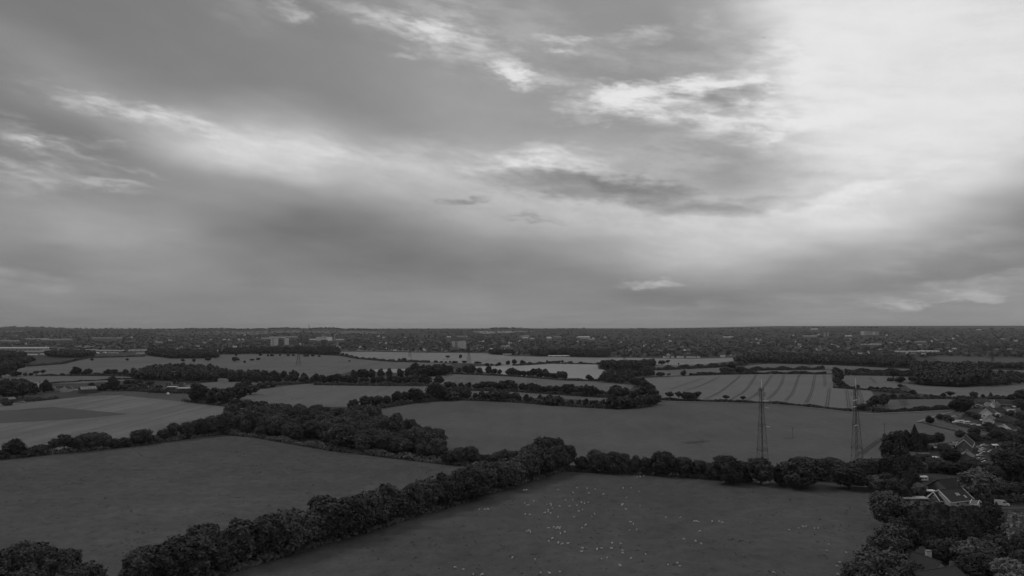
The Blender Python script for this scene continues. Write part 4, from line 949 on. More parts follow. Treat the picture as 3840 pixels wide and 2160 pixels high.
# large sheds and towers of the far town (x0, x1, top y, base y in photograph pixels); trees keep clear of their fronts
BS = [
 (-60,184,1299,1314,'roof_pale','roof_pale','giant pale warehouse at the left edge of the far town',1.2),(184,212,1295,1314,'concrete_dark','roof_grey','dark cubic block at the end of the giant warehouse',1.0),
 (170,181,1294,1302,'white','white','small white block on the end of the giant warehouse',1.0),(64,164,1314,1322,'roof_pale','roof_pale','pale long shed in front of the giant warehouse',.6),
 (156,229,1311,1315,'roof_pale','roof_pale','thin pale shed behind the dark trees on the left',.5),(99,136,1327,1332,'white','white','white low shed below the long pale shed, left',.6),(149,164,1327,1331,'white','white','small white shed right of the white low shed, left',.8),
 (60,69,1327,1331,'white','white','smallest white shed at the far left of the low sheds',.8),(272,360,1309,1316,'roof_pale','roof_pale','long pale factory roof left of the dark wood',.6),(360,464,1311,1319,'roof_pale','roof_pale','wider pale factory left of the dark wood',.6),
 (480,556,1310,1317,'white_soft','white_soft','bright long shed touching the dark wood',.5),(510,550,1322,1328,'white_soft','white_soft','lower white shed beside the dark wood',.5),(346,368,1320,1326,'white','white','bright white shed at the end of the dark tree row',.7),
 (386,396,1320,1324,'white','white','small bright shed between the factories and dark wood',.8),(405,440,1322,1326,'roof_pale','roof_pale','small pale shed left of the dark wood',.6),
 (93,180,1268,1273,'roof_pale','roof_pale','distant pale industrial roof high on the left',.4),(150,265,1270,1276,'roof_pale','roof_pale','long distant pale industrial roof on the left',.4),(345,455,1265,1270,'roof_pale','roof_pale','thin distant pale roof line left of centre',.3),
 (0,36,1274,1280,'roof_pale','roof_pale','distant pale shed at the extreme left',.5),(40,71,1276,1281,'roof_pale','roof_pale','second distant pale shed from the extreme left',.5),
 (583,607,1281,1285,'white_soft','white_soft','small bright shed on the slope above the dark wood',.5),(783,812,1314,1319,'white','white','bright white shed right of the dark wood',.6),(806,836,1313,1318,'white','white','second bright white shed right of the dark wood',.6),
 (930,938,1312,1317,'white','white','small bright white block left of the tower blocks',.8),(980,1014,1266,1271,'white_soft','white_soft','low white shed left of the left tower block',.5),
 (1013,1062,1262,1267,'white','roof_pale','long white works behind the left tower block',.5),(1066,1112,1260,1266,'roof_pale','roof_pale','pale works roof behind the second tower block',.5),(1162,1190,1270,1275,'white','white','low white wing left of the hospital block',.5),
 (1257,1285,1270,1276,'white_soft','white_soft','white buildings right of the slender chimney',.6),(1180,1196,1312,1316,'white','white','small white shed under the hospital block',.6),
 (1676,1690,1260,1265,'white','white','small white block above the tower cluster',.6),(1714,1746,1259,1264,'roof_pale','roof_pale','thin pale roof above the tower cluster',.4),(1881,1913,1295,1302,'white_soft','roof_pale','long pale school block right of the tower cluster',.4),
 (1838,1849,1305,1310,'white','white','small white hall right of the tower cluster',.6),(1886,1918,1325,1332,'white_soft','white_soft','pale barn on the edge of the far corn field',.5),(2056,2139,1331,1337,'white_soft','white','very long white shed on the edge of the far corn field',.25),
 (2167,2208,1260,1266,'white','white','bright long white store high right of centre',.4),(2175,2210,1266,1273,'concrete','concrete','grey hall under the bright white store',.5),(2208,2228,1270,1274,'white_soft','white_soft','low pale shed right of the grey hall',.5),
 (1952,1980,1258,1262,'roof_pale','roof_pale','upper pale shed of the pair right of centre',.5),(1959,1978,1264,1268,'white','white','lower white shed of the pair right of centre',.5),(1988,2003,1267,1271,'white','white','small white shed right of the pair',.5),
 (2051,2067,1261,1271,'white','white','white gabled hall in the upper town',.8),(2078,2103,1261,1265,'roof_pale','roof_pale','pale strip of shops in the upper town',.4),(2713,2748,1261,1266,'white','white','bright white school on the right slope',.3),
 (3041,3068,1231,1237,'white','white','white building standing on the skyline ridge, right',.5),(3010,3063,1257,1262,'white','roof_pale','long white roofs left of the town centre blocks',.3),(3171,3195,1256,1262,'white','white','bright white block below the town centre',.5),
 (3228,3260,1289,1294,'white_soft','roof_pale','pale factory in the right slope trees',.4),(3264,3305,1288,1293,'white','white_soft','white factory right of the pale factory',.4),(3345,3440,1315,1320,'white_soft','white','very long white glasshouse roof on the right',.2),
 (3442,3500,1313,1320,'white','white','bright white long shed right of the glasshouse',.3),(3500,3524,1314,1320,'white','white','short bright white shed ending the row on the right',.5),(3433,3474,1279,1284,'roof_pale','roof_pale','pale roof above the bright sheds on the right',.4),
 (3442,3456,1291,1296,'white_soft','white_soft','small pale block above the bright sheds on the right',.6),(3570,3588,1304,1309,'white','white','small white hall far right of the bright sheds',.5),(3752,3770,1268,1273,'white_soft','white_soft','pale block on the far right slope',.5),
 (3665,3679,1234,1238,'white','white','white building near the skyline at the far right',.6),(3458,3472,1325,1329,'white_soft','white_soft','small pale shed below the bright row on the right',.6),(3390,3400,1333,1338,'white','white','tiny bright white house above the long dark wood',.8)]
TW = [(1017,1035,1269,1297),(1065,1081,1268,1293),(1204,1225,1276,1302),(1189,1232,1264,1278),(1694,1746,1280,1306),(3239,3268,1242,1257),(3279,3296,1244,1256),(3091,3108,1247,1262),(1250,1256,1258,1275),(2485,2626,1336,1343)]
def topx(x, y, z):
    c, s = math.cos(PITCH), math.sin(PITCH); dz = z - ALT; yf = y * c + dz * s; zf = -y * s + dz * c
    return CXP + FPX * x / yf, CYP - FPX * zf / yf
def clear_of_sheds(qx, qy):
    for t in BS:
        if t[0] - 5 < qx < t[1] + 5 and t[3] - 2 < qy < t[3] + 10: return False
    for t in TW:
        if t[0] - 5 < qx < t[1] + 5 and t[3] - 2 < qy < t[3] + 10: return False
    return True

# --- woods in the distance: each reads as one mass
def leafmass(pts, hrange, wfac, lobes, per, leaf, variants=5):
    P0 = [crown_round(RNG, 1.0, 0.46, lobes, per, leaf, 0.02) for _ in range(variants)]
    VV = []; FF = []; n = 0
    for (x, y) in pts:
        V, F = P0[int(RNG.integers(variants))]; h = RNG.uniform(*hrange); a = RNG.uniform(0, 6.28); ca, sa = math.cos(a), math.sin(a)
        W = V * np.array([h * wfac, h * wfac, h]); W = np.stack([W[:, 0] * ca - W[:, 1] * sa + x, W[:, 0] * sa + W[:, 1] * ca + y, W[:, 2]], 1)
        W[:, 2] += tz(x, y); VV.append(W); FF.append(F + n); n += len(V)
    return np.concatenate(VV), np.concatenate(FF)
def wood(px, spacing, h, label, lobes=9, per=12, leaf=0.085, wf=1.0):
    pts = scatter(px, spacing)
    pts = [q for q in pts if clear_of_sheds(*topx(q[0], q[1], tz(*q)))]
    V, F = leafmass(pts, h, wf, lobes, per, leaf)
    o = link('woodland', fast_mesh('woodland', V, F), M['leaf_far']); tag(o, label, 'wood', 'distant woods', 'stuff'); return o
wood([(490,1426),(600,1428),(740,1430),(870,1432),(960,1434),(960,1424),(880,1420),(820,1408),(780,1398),(700,1392),(610,1392),(560,1400),(520,1412)], 10.5, (12, 17), 'dark domed wood behind the huts on the left')
wood([(548,1334),(600,1340),(640,1345),(740,1345),(820,1342),(815,1335),(760,1328),(640,1324),(560,1326)], 13, (12, 17), 'dark wood on the far edge of the long meadow', wf=1.1)
wood([(820,1330),(980,1328),(1150,1330),(1270,1334),(1270,1318),(1230,1312),(1000,1314),(850,1318)], 15, (11, 16), 'belt of trees between the long meadow and the town', wf=1.1)
wood([(2244,1384),(2290,1388),(2400,1388),(2450,1380),(2450,1368),(2390,1372),(2260,1374)], 11, (11, 16), 'dark wood between the two corn fields')
wood([(2256,1434),(2300,1440),(2350,1442),(2360,1425),(2410,1416),(2455,1414),(2450,1402),(2360,1404),(2280,1412)], 12, (9, 14), 'dark wood below the pylon right of the ripe corn')
wood([(2760,1362),(2880,1363),(3000,1366),(3122,1369),(3300,1378),(3431,1384),(3431,1370),(3400,1356),(3250,1352),(3000,1344),(2840,1342),(2790,1352)], 15, (13, 18), 'long dark wood below the town on the right', wf=1.1)
wood([(3420,1440),(3470,1448),(3560,1452),(3640,1452),(3700,1440),(3705,1420),(3690,1400),(3600,1392),(3480,1394),(3430,1404)], 11, (14, 20), 'massive dark wood in the right middle distance')
wood([(3430,1390),(3560,1386),(3700,1384),(3840,1388),(3980,1394),(3980,1384),(3840,1379),(3700,1376),(3560,1378),(3440,1372)], 14, (9, 14), 'dark tree belt behind the massive wood on the right', wf=1.1)
wood([(3690,1418),(3840,1424),(3960,1428),(3960,1410),(3840,1406),(3710,1402)], 15, (6, 10), 'tree belt at the right edge beyond the massive wood')
wood([(3690,1452),(3760,1450),(3840,1440),(3840,1434),(3740,1440),(3700,1442)], 10, (8, 12), 'bushy belt at the right end of the massive wood')
wood([(2000,1337),(2100,1339),(2285,1343),(2285,1330),(2200,1322),(2050,1322),(1990,1328)], 15, (11, 16), 'wood above the far corn field', wf=1.1)
wood([(1830,1329),(1890,1333),(1925,1335),(1925,1325),(1850,1323)], 12, (12, 15), 'small wood on the top edge of the far corn field', wf=1.1)
wood([(170,1340),(270,1343),(350,1340),(350,1332),(260,1330),(180,1332)], 13, (13, 19), 'dark trees in front of the left warehouses', wf=1.1)
wood([(-120,1350),(60,1345),(110,1340),(100,1332),(-120,1336)], 13, (11, 16), 'dark trees at the left edge below the giant warehouse', wf=1.1)

# ================================================================ the town across the valley
def gpixv(px, py):
    """vectorised gpix for the far slope"""
    px = np.asarray(px, float); py = np.asarray(py, float)
    a = (px - CXP) / FPX; b = (CYP - py) / FPX; c, s = math.cos(PITCH), math.sin(PITCH)
    dx, dy, dz = a, c - b * s, s + b * c
    n = len(px); Y = np.full(n, YC * 0.995); done = np.zeros(n, bool)
    for y in np.arange(1500, YC, 20.0):
        t = y / dy; hit = (ALT + dz * t <= terrain_z(dx * t, np.full(n, y))) & ~done
        Y[hit] = y; done |= hit
        if done.all(): break
    t = Y / dy
    return np.stack([dx * t, Y, terrain_z(dx * t, Y)], 1)
TB_X = [-800,0,340,544,820,1269,1600,1825,1920,2285,2583,2740,2829,3000,3400,3528,3840,4600]
TB_Y = [1336,1332,1328,1324,1320,1316,1319,1322,1331,1338,1343,1339,1333,1338,1350,1335,1342,1346]
def town_points(n, ytop, bias=1.0, xr=(-500, 4340)):
    x = RNG.uniform(*xr, n); lo = np.interp(x, TB_X, TB_Y); t = RNG.uniform(0, 1, n) ** bias
    return x, ytop + (lo - ytop) * t
# trees of the town and hillside: a mass nobody could count
tx, ty = town_points(11500, 1237.0)
def far_mass(pts, hr, label, name):
    P0 = []
    for _ in range(6):
        P0.append(crown_round(RNG, 1.0, 0.55, 5, 5, 0.17, 0.0))
    V_ = []; F_ = []; n = 0
    for p in pts:
        V, F = P0[int(RNG.integers(6))]; h = RNG.uniform(*hr); a = RNG.uniform(0, 6.28); ca, sa = math.cos(a), math.sin(a)
        w = h * RNG.uniform(1.1, 2.3)
        W = np.stack([(V[:, 0] * ca - V[:, 1] * sa) * w + p[0], (V[:, 0] * sa + V[:, 1] * ca) * w + p[1], V[:, 2] * h + p[2]], 1)
        V_.append(W); F_.append(F + n); n += len(V)
    o = link(name, fast_mesh(name, np.concatenate(V_), np.concatenate(F_)), M['leaf_town']); tag(o, label, 'trees', None, 'stuff'); return o
cx_ = np.concatenate([RNG.uniform(-600, 4400, 600), RNG.uniform(640, 1420, 300), RNG.uniform(1840, 2000, 60)])
cu = (cx_ - CXP) / FPX; cy = RNG.uniform(6900, 7390, len(cx_))
far_mass(np.stack([cu * cy, cy, terrain_z(cu * cy, cy)], 1), (4, 13), 'woods along the skyline ridge', 'ridge_trees')

def small_house(wall, roof, L, W, he, hr, hip=False):
    b = MB(); b.prism([(-W/2, -1.5), (W/2, -1.5), (W/2, he), (0, hr), (-W/2, he)], -L/2, L/2)
    r = MB(); o = 0.35
    for s in (-1, 1):
        ins = L * 0.22 if hip else 0
        r.add([(-L/2 - o, s*(W/2 + o), he - 0.15), (L/2 + o, s*(W/2 + o), he - 0.15), (L/2 + o - ins, 0, hr + 0.22), (-L/2 - o + ins, 0, hr + 0.22),
               (-L/2 - o, s*(W/2 + o), he - 0.35), (L/2 + o, s*(W/2 + o), he - 0.35)], [(0, 1, 2, 3), (0, 1, 5, 4)])
    if hip:
        for s in (-1, 1): r.add([(s*(L/2 + o), -W/2 - o, he - 0.15), (s*(L/2 + o), W/2 + o, he - 0.15), (s*(L/2 + o - L*.22), 0, hr + .22)], [(0, 1, 2)])
    c = MB(); c.box((L * 0.28, 0.6, hr + 0.2), (0.9, 0.7, 2.0))
    n1 = len(b.f); me = MB(); me.add(b.v, b.f); me.add(r.v, r.f); me.add(c.v, c.f)
    m = bpy.data.meshes.new('town_house'); m.from_pydata(me.v, [], me.f); m.update()
    m.materials.append(M[wall]); m.materials.append(M[roof]); m.materials.append(M['brick'])
    for i, p in enumerate(m.polygons): p.material_index = 0 if i < n1 else (1 if i < n1 + len(r.f) else 2)
    return m
HOUSES = [small_house('render_wall', 'town_roof', 9, 8, 5.2, 8.2), small_house('white', 'town_roof', 10, 8, 5.4, 8.0), small_house('brick', 'town_roof', 12, 8, 5.2, 8.4),
          small_house('brick', 'town_roof', 18, 8, 5.2, 8.0), small_house('render_wall', 'town_roof', 9, 9, 3.0, 6.0, True), small_house('brick', 'town_roof', 26, 9, 5.4, 8.6), small_house('white', 'town_roof', 8, 7.5, 5.2, 8.3),
          small_house('brick', 'town_roof', 10, 8, 5.2, 8.2), small_house('brick', 'roof_grey', 11, 8, 5.2, 8.2)]
HX, HY = town_points(1900, 1257.0, 0.9)
# houses gather in estates: keep where a slow wave says so, thin on the left hillside
keep = (np.sin(HX / 91.0) + np.sin(HX / 37.0 + HY / 5.0) + np.sin(HY / 4.1 + HX / 210.0) + RNG.normal(0, .9, len(HX))) > np.where(HX < 900, 0.5, -0.5)
HX, HY = HX[keep], HY[keep]
ok = np.array([clear_of_sheds(x_, y_) for x_, y_ in zip(HX, HY)]); HX, HY = HX[ok], HY[ok]
HP = gpixv(HX, HY)
size = 1.0 / HP[:, 1]
vis = (HX > 0) & (HX < 3840)
order = np.argsort(np.where(vis, HP[:, 1], 9e9))
lab_bands = ['small pale house among the trees at the near foot of the far town', 'small house among the trees in the middle of the far town', 'tiny house high in the far town below the ridge']
for rank, i in enumerate(order[:300]):
    m = HOUSES[int(RNG.choice(9, p=[.10, .07, .18, .12, .08, .10, .07, .18, .10]))]
    o = link('town_house', m); o.location = (HP[i, 0], HP[i, 1], HP[i, 2]); o.rotation_euler = (0, 0, RNG.uniform(-0.6, 0.6) + (1.57 if RNG.random() < .35 else 0))
    s = RNG.uniform(1.0, 1.3); o.scale = (s, s, s)
    side = 'left' if HX[i] < 1280 else ('middle' if HX[i] < 2560 else 'right')
    tag(o, 'small house among trees on the near side of the town, %s of view' % side, 'house', 'houses on the near side of the far town, %s' % side)
VV = []; FF = []; MI = []; n = 0
for i in order[300:]:
    m = HOUSES[int(RNG.choice(9, p=[.10, .07, .18, .12, .08, .10, .07, .18, .10]))]; a = RNG.uniform(-.6, .6) + (1.57 if RNG.random() < .35 else 0); ca, sa = math.cos(a), math.sin(a); s = RNG.uniform(1.0, 1.4)
    v = np.array([tuple(q.co) for q in m.vertices]) * s
    VV += [(x * ca - y * sa + HP[i, 0], x * sa + y * ca + HP[i, 1], z + HP[i, 2]) for x, y, z in v]
    for p in m.polygons:
        FF.append(tuple(k + n for k in p.vertices)); MI.append((m.materials[p.material_index].name))
    n += len(v)
me = bpy.data.meshes.new('town_houses'); me.from_pydata(VV, [], FF); me.update()
names = sorted(set(MI)); [me.materials.append(bpy.data.materials[k]) for k in names]
me.polygons.foreach_set('material_index', [names.index(k) for k in MI])
tag(link('town_houses', me), 'hundreds of tiny houses crowding the slope of the far town', 'houses', None, 'stuff')

# long low sheds and warehouses: x0, x1, roof top y, base y, wall, roof, label
def big_shed(x0, x1, yt, yb, wall, roof, label, depth=1.0, name='warehouse'):
    a = gpix(x0, yb); b = gpix(x1, yb); c = (a + b) / 2; L = max(8.0, (b - a).length); H = max(3.0, (yb - yt) / FPX * c.y * 0.75)
    W = max(8.0, L * 0.35 * depth); root = empty(name, (c.x, c.y + W / 2, c.z), math.atan2(b.y - a.y, b.x - a.x))
    he, hr = H * 0.7, H
    w = MB(); w.prism([(-W/2, -6), (W/2, -6), (W/2, he), (0, hr - .1), (-W/2, he)], -L/2, L/2); w.build('wall', M[wall], root)
    r = MB(); o = 0.4
    for s in (-1, 1): r.add([(-L/2 - o, s*(W/2 + o), he + .05), (L/2 + o, s*(W/2 + o), he + .05), (L/2 + o, 0, hr + .15), (-L/2 - o, 0, hr + .15)], [(0, 1, 2, 3)])
    r.build('roof', M[roof], root)
    k = max(2, int(L / 14)); d = MB()
    for i in range(k): d.box(((i + .5) * L / k - L/2, -W/2 - .06, he * .35), (min(4.0, L / k * .5), .12, he * .6))
    d.build('doors', M['concrete_dark'], root)
    tag(root, label, 'warehouse', 'large sheds of the far town'); return root
for t in BS: big_shed(*t)
ok = np.ones(len(tx), bool)
for t in list(BS) + TW:                             # no tree stands right in front of a shed or a tower
    ok &= ~((tx > t[0] - 5) & (tx < t[1] + 5) & (ty > t[3] - 3) & (ty < t[3] + 9))
far_mass(gpixv(tx[ok], ty[ok]), (4, 7.5), 'trees growing all through the far town and up the hillside', 'town_trees')
# white cottages in line along the far corn field
for i, (x, w) in enumerate(((2492,10),(2505,9),(2522,12),(2546,12),(2559,12),(2581,12),(2590,11),(2604,10),(2620,10),(2741,6))):
    o = link('town_house', HOUSES[1 if i % 2 else 6]); p = gpix(x, 1342 if x < 2700 else 1334); o.location = p; s = w / FPX * p.y / 9.0; o.scale = (s, s, s); o.rotation_euler = (0, 0, RNG.uniform(-.2, .2))
    tag(o, '%s white cottage from the left on the edge of the far corn field' % ordinal(i + 1), 'house', 'cottages on the edge of the far corn field')

# tower blocks with bands of windows
def tower(x0, x1, yt, yb, mat, label, floors=11, name='tower_block', strips=True):
    a = gpix(x0, yb); b = gpix(x1, yb); c = (a + b) / 2; L = (b - a).length; H = (yb - yt) / FPX * c.y; W = L * 0.8
    root = empty(name, (c.x, c.y + W / 2, c.z), RNG.uniform(-.12, .12) + math.atan2(b.y - a.y, b.x - a.x))
    MB().box((0, 0, H / 2 - 5), (L, W, H + 10)).build('wall', M[mat], root)
    MB().box((0, 0, H + .6), (L * 1.02, W * 1.02, 1.2)).box((L * .1, 0, H + 2.4), (L * .3, W * .35, 2.6)).build('roof', M['concrete'], root)
    if strips:                                     # pale stair and balcony shafts
        for k in (-0.32, 0.0, 0.32): MB().box((k * L, -W / 2 - .25, H / 2), (L * .10, .5, H)).build('balcony_shaft', M['white'], root)
    n = max(3, int(L / 5))
    for f in range(floors):                        # one ribbon of panes per floor and bay
        z = (f + .55) * H / floors
        for k in range(n):
            x = (k + .5) * L / n - L / 2
            if strips and min(abs(x - q * L) for q in (-.32, 0, .32)) < L * .06: continue
            MB().box((x, -W / 2 - .06, z), (L / n * .42, .12, H / floors * .38)).build('window', M['glass'], root)
    tag(root, label, 'tower block', 'tower blocks of the far town'); return root
tower(1017,1035,1269,1297,'tower','leftmost pale tower block of the far town',10)
tower(1065,1081,1268,1293,'tower','second pale tower block from the left in the far town',10)
tower(1204,1225,1276,1302,'concrete_dark','dark grey tower block below the white hospital block',10,strips=False)
tower(1189,1232,1264,1278,'white','broad white hospital block above the dark tower',5,strips=False)
tower(1694,1705,1280,1302,'tower','leftmost tower of the close cluster right of centre',9)
tower(1706,1715,1281,1302,'concrete_dark','narrow dark tower second in the close cluster',9)
tower(1716,1728,1280,1304,'tower','third tower of the close cluster right of centre',9)
tower(1730,1746,1279,1307,'tower','broadest tower at the right of the close cluster',10)
tower(3239,3268,1242,1257,'tower','broad pale office block of the town centre on the right',6,strips=False)
tower(3279,3296,1244,1256,'tower','smaller office block right of the broad pale one',6,strips=False)
tower(3091,3096,1247,1262,'white_soft','slim white tower in the town centre, left one',8,strips=False)
tower(3104,3108,1248,1260,'white_soft','slim white tower in the town centre, right one',8,strips=False)
tower(3144,3149,1250,1262,'concrete','slim grey tower left of the broad office block',8,strips=False)
tower(3189,3205,1233,1240,'concrete','low pale block near the ridge above the town centre',3,strips=False)
p = gpix(1253, 1275); o = MB().tube((0, 0, -3), (0, 0, 22), 1.9, 1.3, 10).build('wall', M['white_soft'])
o.name = 'factory_chimney'; o.location = p; tag(o, 'slender pale chimney right of the hospital block', 'chimney')

# ================================================================ lattice masts, pylons and poles
def lattice(root, zs, ws, leg_r, br_r, mat, bname='bracing'):
    for sx, sy in ((-1, -1), (1, -1), (1, 1), (-1, 1)):
        b = MB()
        for i in range(len(zs) - 1): b.tube((sx*ws[i]/2, sy*ws[i]/2, zs[i]), (sx*ws[i+1]/2, sy*ws[i+1]/2, zs[i+1]), leg_r, leg_r * .9, 5)
        b.build('leg', mat, root)
    cs = ((-1, -1), (1, -1), (1, 1), (-1, 1))
    for i in range(len(zs) - 1):
        b = MB(); w0, w1, z0, z1 = ws[i] / 2, ws[i + 1] / 2, zs[i], zs[i + 1]
        for k in range(4):
            a, c = cs[k], cs[(k + 1) % 4]
            b.tube((a[0]*w0, a[1]*w0, z0), (c[0]*w1, c[1]*w1, z1), br_r, br_r, 4, False)
            b.tube((c[0]*w0, c[1]*w0, z0), (a[0]*w1, a[1]*w1, z1), br_r, br_r, 4, False)
            b.tube((a[0]*w1, a[1]*w1, z1), (c[0]*w1, c[1]*w1, z1), br_r, br_r, 4, False)
        b.build(bname, mat, root)
def radio_mast(px, py, H, wbase, wtop, label, whip, flip=1, rz=0.35):
    p = gpix(px, py); root = empty('radio_mast', p, rz); n = 13
    t = np.linspace(0, 1, n + 1) ** 0.92; zs = list(H * t); ws = [wbase + (wtop - wbase) * min(1, z / (H * .8)) for z in zs]
    lattice(root, zs, ws, 0.095, 0.042, M['steel'])
    MB().tube((0, 0, 0.3), (0, 0, H), 0.09, 0.09, 6).build('cable_ladder', M['steel'], root)
    MB().tube((0.3, 0, H - .4), (0.3, 0, H + whip), 0.20, 0.12, 8).build('whip_antenna', M['white'], root)
    for k, z in enumerate((H * .985, H * .80, H * .60, H * .35)):
        w = np.interp(z, zs, ws) + .8; b = MB()
        for a, c in (((-1, -1), (1, -1)), ((1, -1), (1, 1)), ((1, 1), (-1, 1)), ((-1, 1), (-1, -1))):
            b.tube((a[0]*w/2, a[1]*w/2, z), (c[0]*w/2, c[1]*w/2, z), .09, .09, 4); b.tube((a[0]*w/2, a[1]*w/2, z + 1), (c[0]*w/2, c[1]*w/2, z + 1), .05, .05, 4)
        b.build('platform', M['steel'], root)
    for k in range(5):                              # panel antennas in a ring below the top
        a = k * 1.257; MB().box((math.cos(a) * 2.1, math.sin(a) * 2.1, H * .935), (.35, .35, 2.6), a).tube((math.cos(a) * 2.1, math.sin(a) * 2.1, H * .935), (0, 0, H * .935), .06, .06, 4).build('panel_antenna', M['steel_pale'], root)
    for z in (H * .87, H * .80, H * .60):           # short pale side arms
        w = np.interp(z, zs, ws) / 2; MB().tube((w * .5, -w, z), (w * .5 + 2.8 * flip, -w - .9, z - .3), .17, .17, 6).build('side_antenna', M['white'], root)
    MB().box((0, 0, .2), (wbase + 1, wbase + 1, .5)).build('footing', M['concrete'], root)
    tag(root, label, 'mast', 'lattice radio masts'); return root
radio_mast(2861, 1812, 48.5, 5.2, 1.5, 'left lattice radio mast standing behind the sheep pasture trees', 4.6)
radio_mast(3216, 1800, 48.2, 5.4, 1.5, 'right lattice radio mast standing nearest the houses', 5.0, -1, 0.15)

def pylon(px, py, H, base, label, rz=0.5):
    p = gpix(px, py); root = empty('electricity_pylon', p, rz)
    zs = [0, H*.16, H*.30, H*.42, H*.52, H*.61, H*.70, H*.79, H*.88, H]; ws = [base * q for q in (1, .80, .62, .48, .37, .28, .25, .22, .18, .04)]
    lattice(root, zs, ws, .19, .08, M['steel'])
    for z, l in ((H*.61, 7.0), (H*.74, 8.2), (H*.87, 6.0)):
        b = MB()
        for s in (-1, 1):
            b.tube((0, -.6, z), (s*l, 0, z + .3), .16, .1, 5); b.tube((0, .6, z), (s*l, 0, z + .3), .16, .1, 5); b.tube((0, 0, z + 2.2), (s*l, 0, z + .3), .13, .1, 5)
        b.build('cross_arm', M['steel'], root)
        for s in (-1, 1): MB().tube((s*l, 0, z + .3), (s*l, 0, z - 2.6), .16, .16, 5).build('insulator', M['steel'], root)
    tag(root, label, 'pylon', 'electricity pylons'); return root
pylon(1119, 1371, 44, 9.0, 'electricity pylon standing in the long meadow')
pylon(1758, 1370, 46, 9.5, 'electricity pylon below the far corn field')
pylon(2342, 1386, 44, 9.0, 'electricity pylon beside the dark wood right of the ripe corn')
pylon(3036, 1385, 46, 9.5, 'electricity pylon above the drilled field')
pylon(3723, 1398, 42, 9.0, 'electricity pylon at the right edge beyond the massive wood')
pylon(1537, 1342, 40, 8.0, 'small electricity pylon in the far corn field')
pylon(3714, 1345, 44, 9.0, 'distant twin-looking pylon on the dark far field at right')
yk = YC * .97; u_ = (1160 - CXP) / FPX
root = empty('television_mast', (u_ * yk, yk, tz(u_ * yk, yk))); lattice(root, [0, 12, 24, 36, 48], [6, 4.5, 3.2, 2.2, 1.4], .8, .35, M['steel']); tag(root, 'thin mast standing on the skyline ridge left of centre', 'mast')
yk = YC * .97; u_ = (322 - CXP) / FPX
root = empty('ridge_mast', (u_ * yk, yk, tz(u_ * yk, yk))); lattice(root, [0, 8, 16, 24], [3.5, 2.5, 1.6, 1.0], .5, .25, M['steel']); tag(root, 'tiny mast on the skyline ridge at the left', 'mast')

def utility_pole(px, py, H, rz, label, arm=1.5):
    root = empty('utility_pole', gpix(px, py), rz)
    MB().tube((0, 0, -.5), (0, 0, H), .19, .14, 8).build('pole', M['wood'], root)
    MB().box((0, 0, H - .35), (arm * 2, .16, .18)).build('cross_arm', M['wood'], root)
    for x in (-arm * .9, 0, arm * .9): MB().tube((x, 0, H - .26), (x, 0, H + .12), .09, .06, 6).build('insulator', M['steel_pale'], root)
    tag(root, label, 'utility pole', 'wooden poles in the central crop field'); return root
utility_pole(2973, 1640, 7.0, .2, 'wooden pole with cross arm between the two radio masts')
utility_pole(3317, 1628, 8.0, .1, 'wooden pole with cross arm right of the radio masts', 1.9)
def lamp_post(px, py, H, heads, label):
    root = empty('floodlight_post', gpix(px, py), 0.1)
    MB().tube((0, 0, -.5), (0, 0, H), .2, .12, 8).build('pole', M['steel'], root)
    for x, z in heads: MB().box((x, -.25, z), (1.0, .5, .9)).build('lamp_head', M['lamp'], root)
    tag(root, label, 'floodlight', 'tall floodlight posts'); return root
lamp_post(649, 1432, 16, ((-1.6, 15.2), (1.6, 15.2), (2.0, 10.4)), 'post with three pale lamp heads before the domed wood')
lamp_post(556, 1475, 8, ((0, 8.0),), 'slim pale post by the scrub left of the huts')
lamp_post(387, 1462, 7, ((0, 7.0),), 'slim post with a pale head right of the rooflit barn')

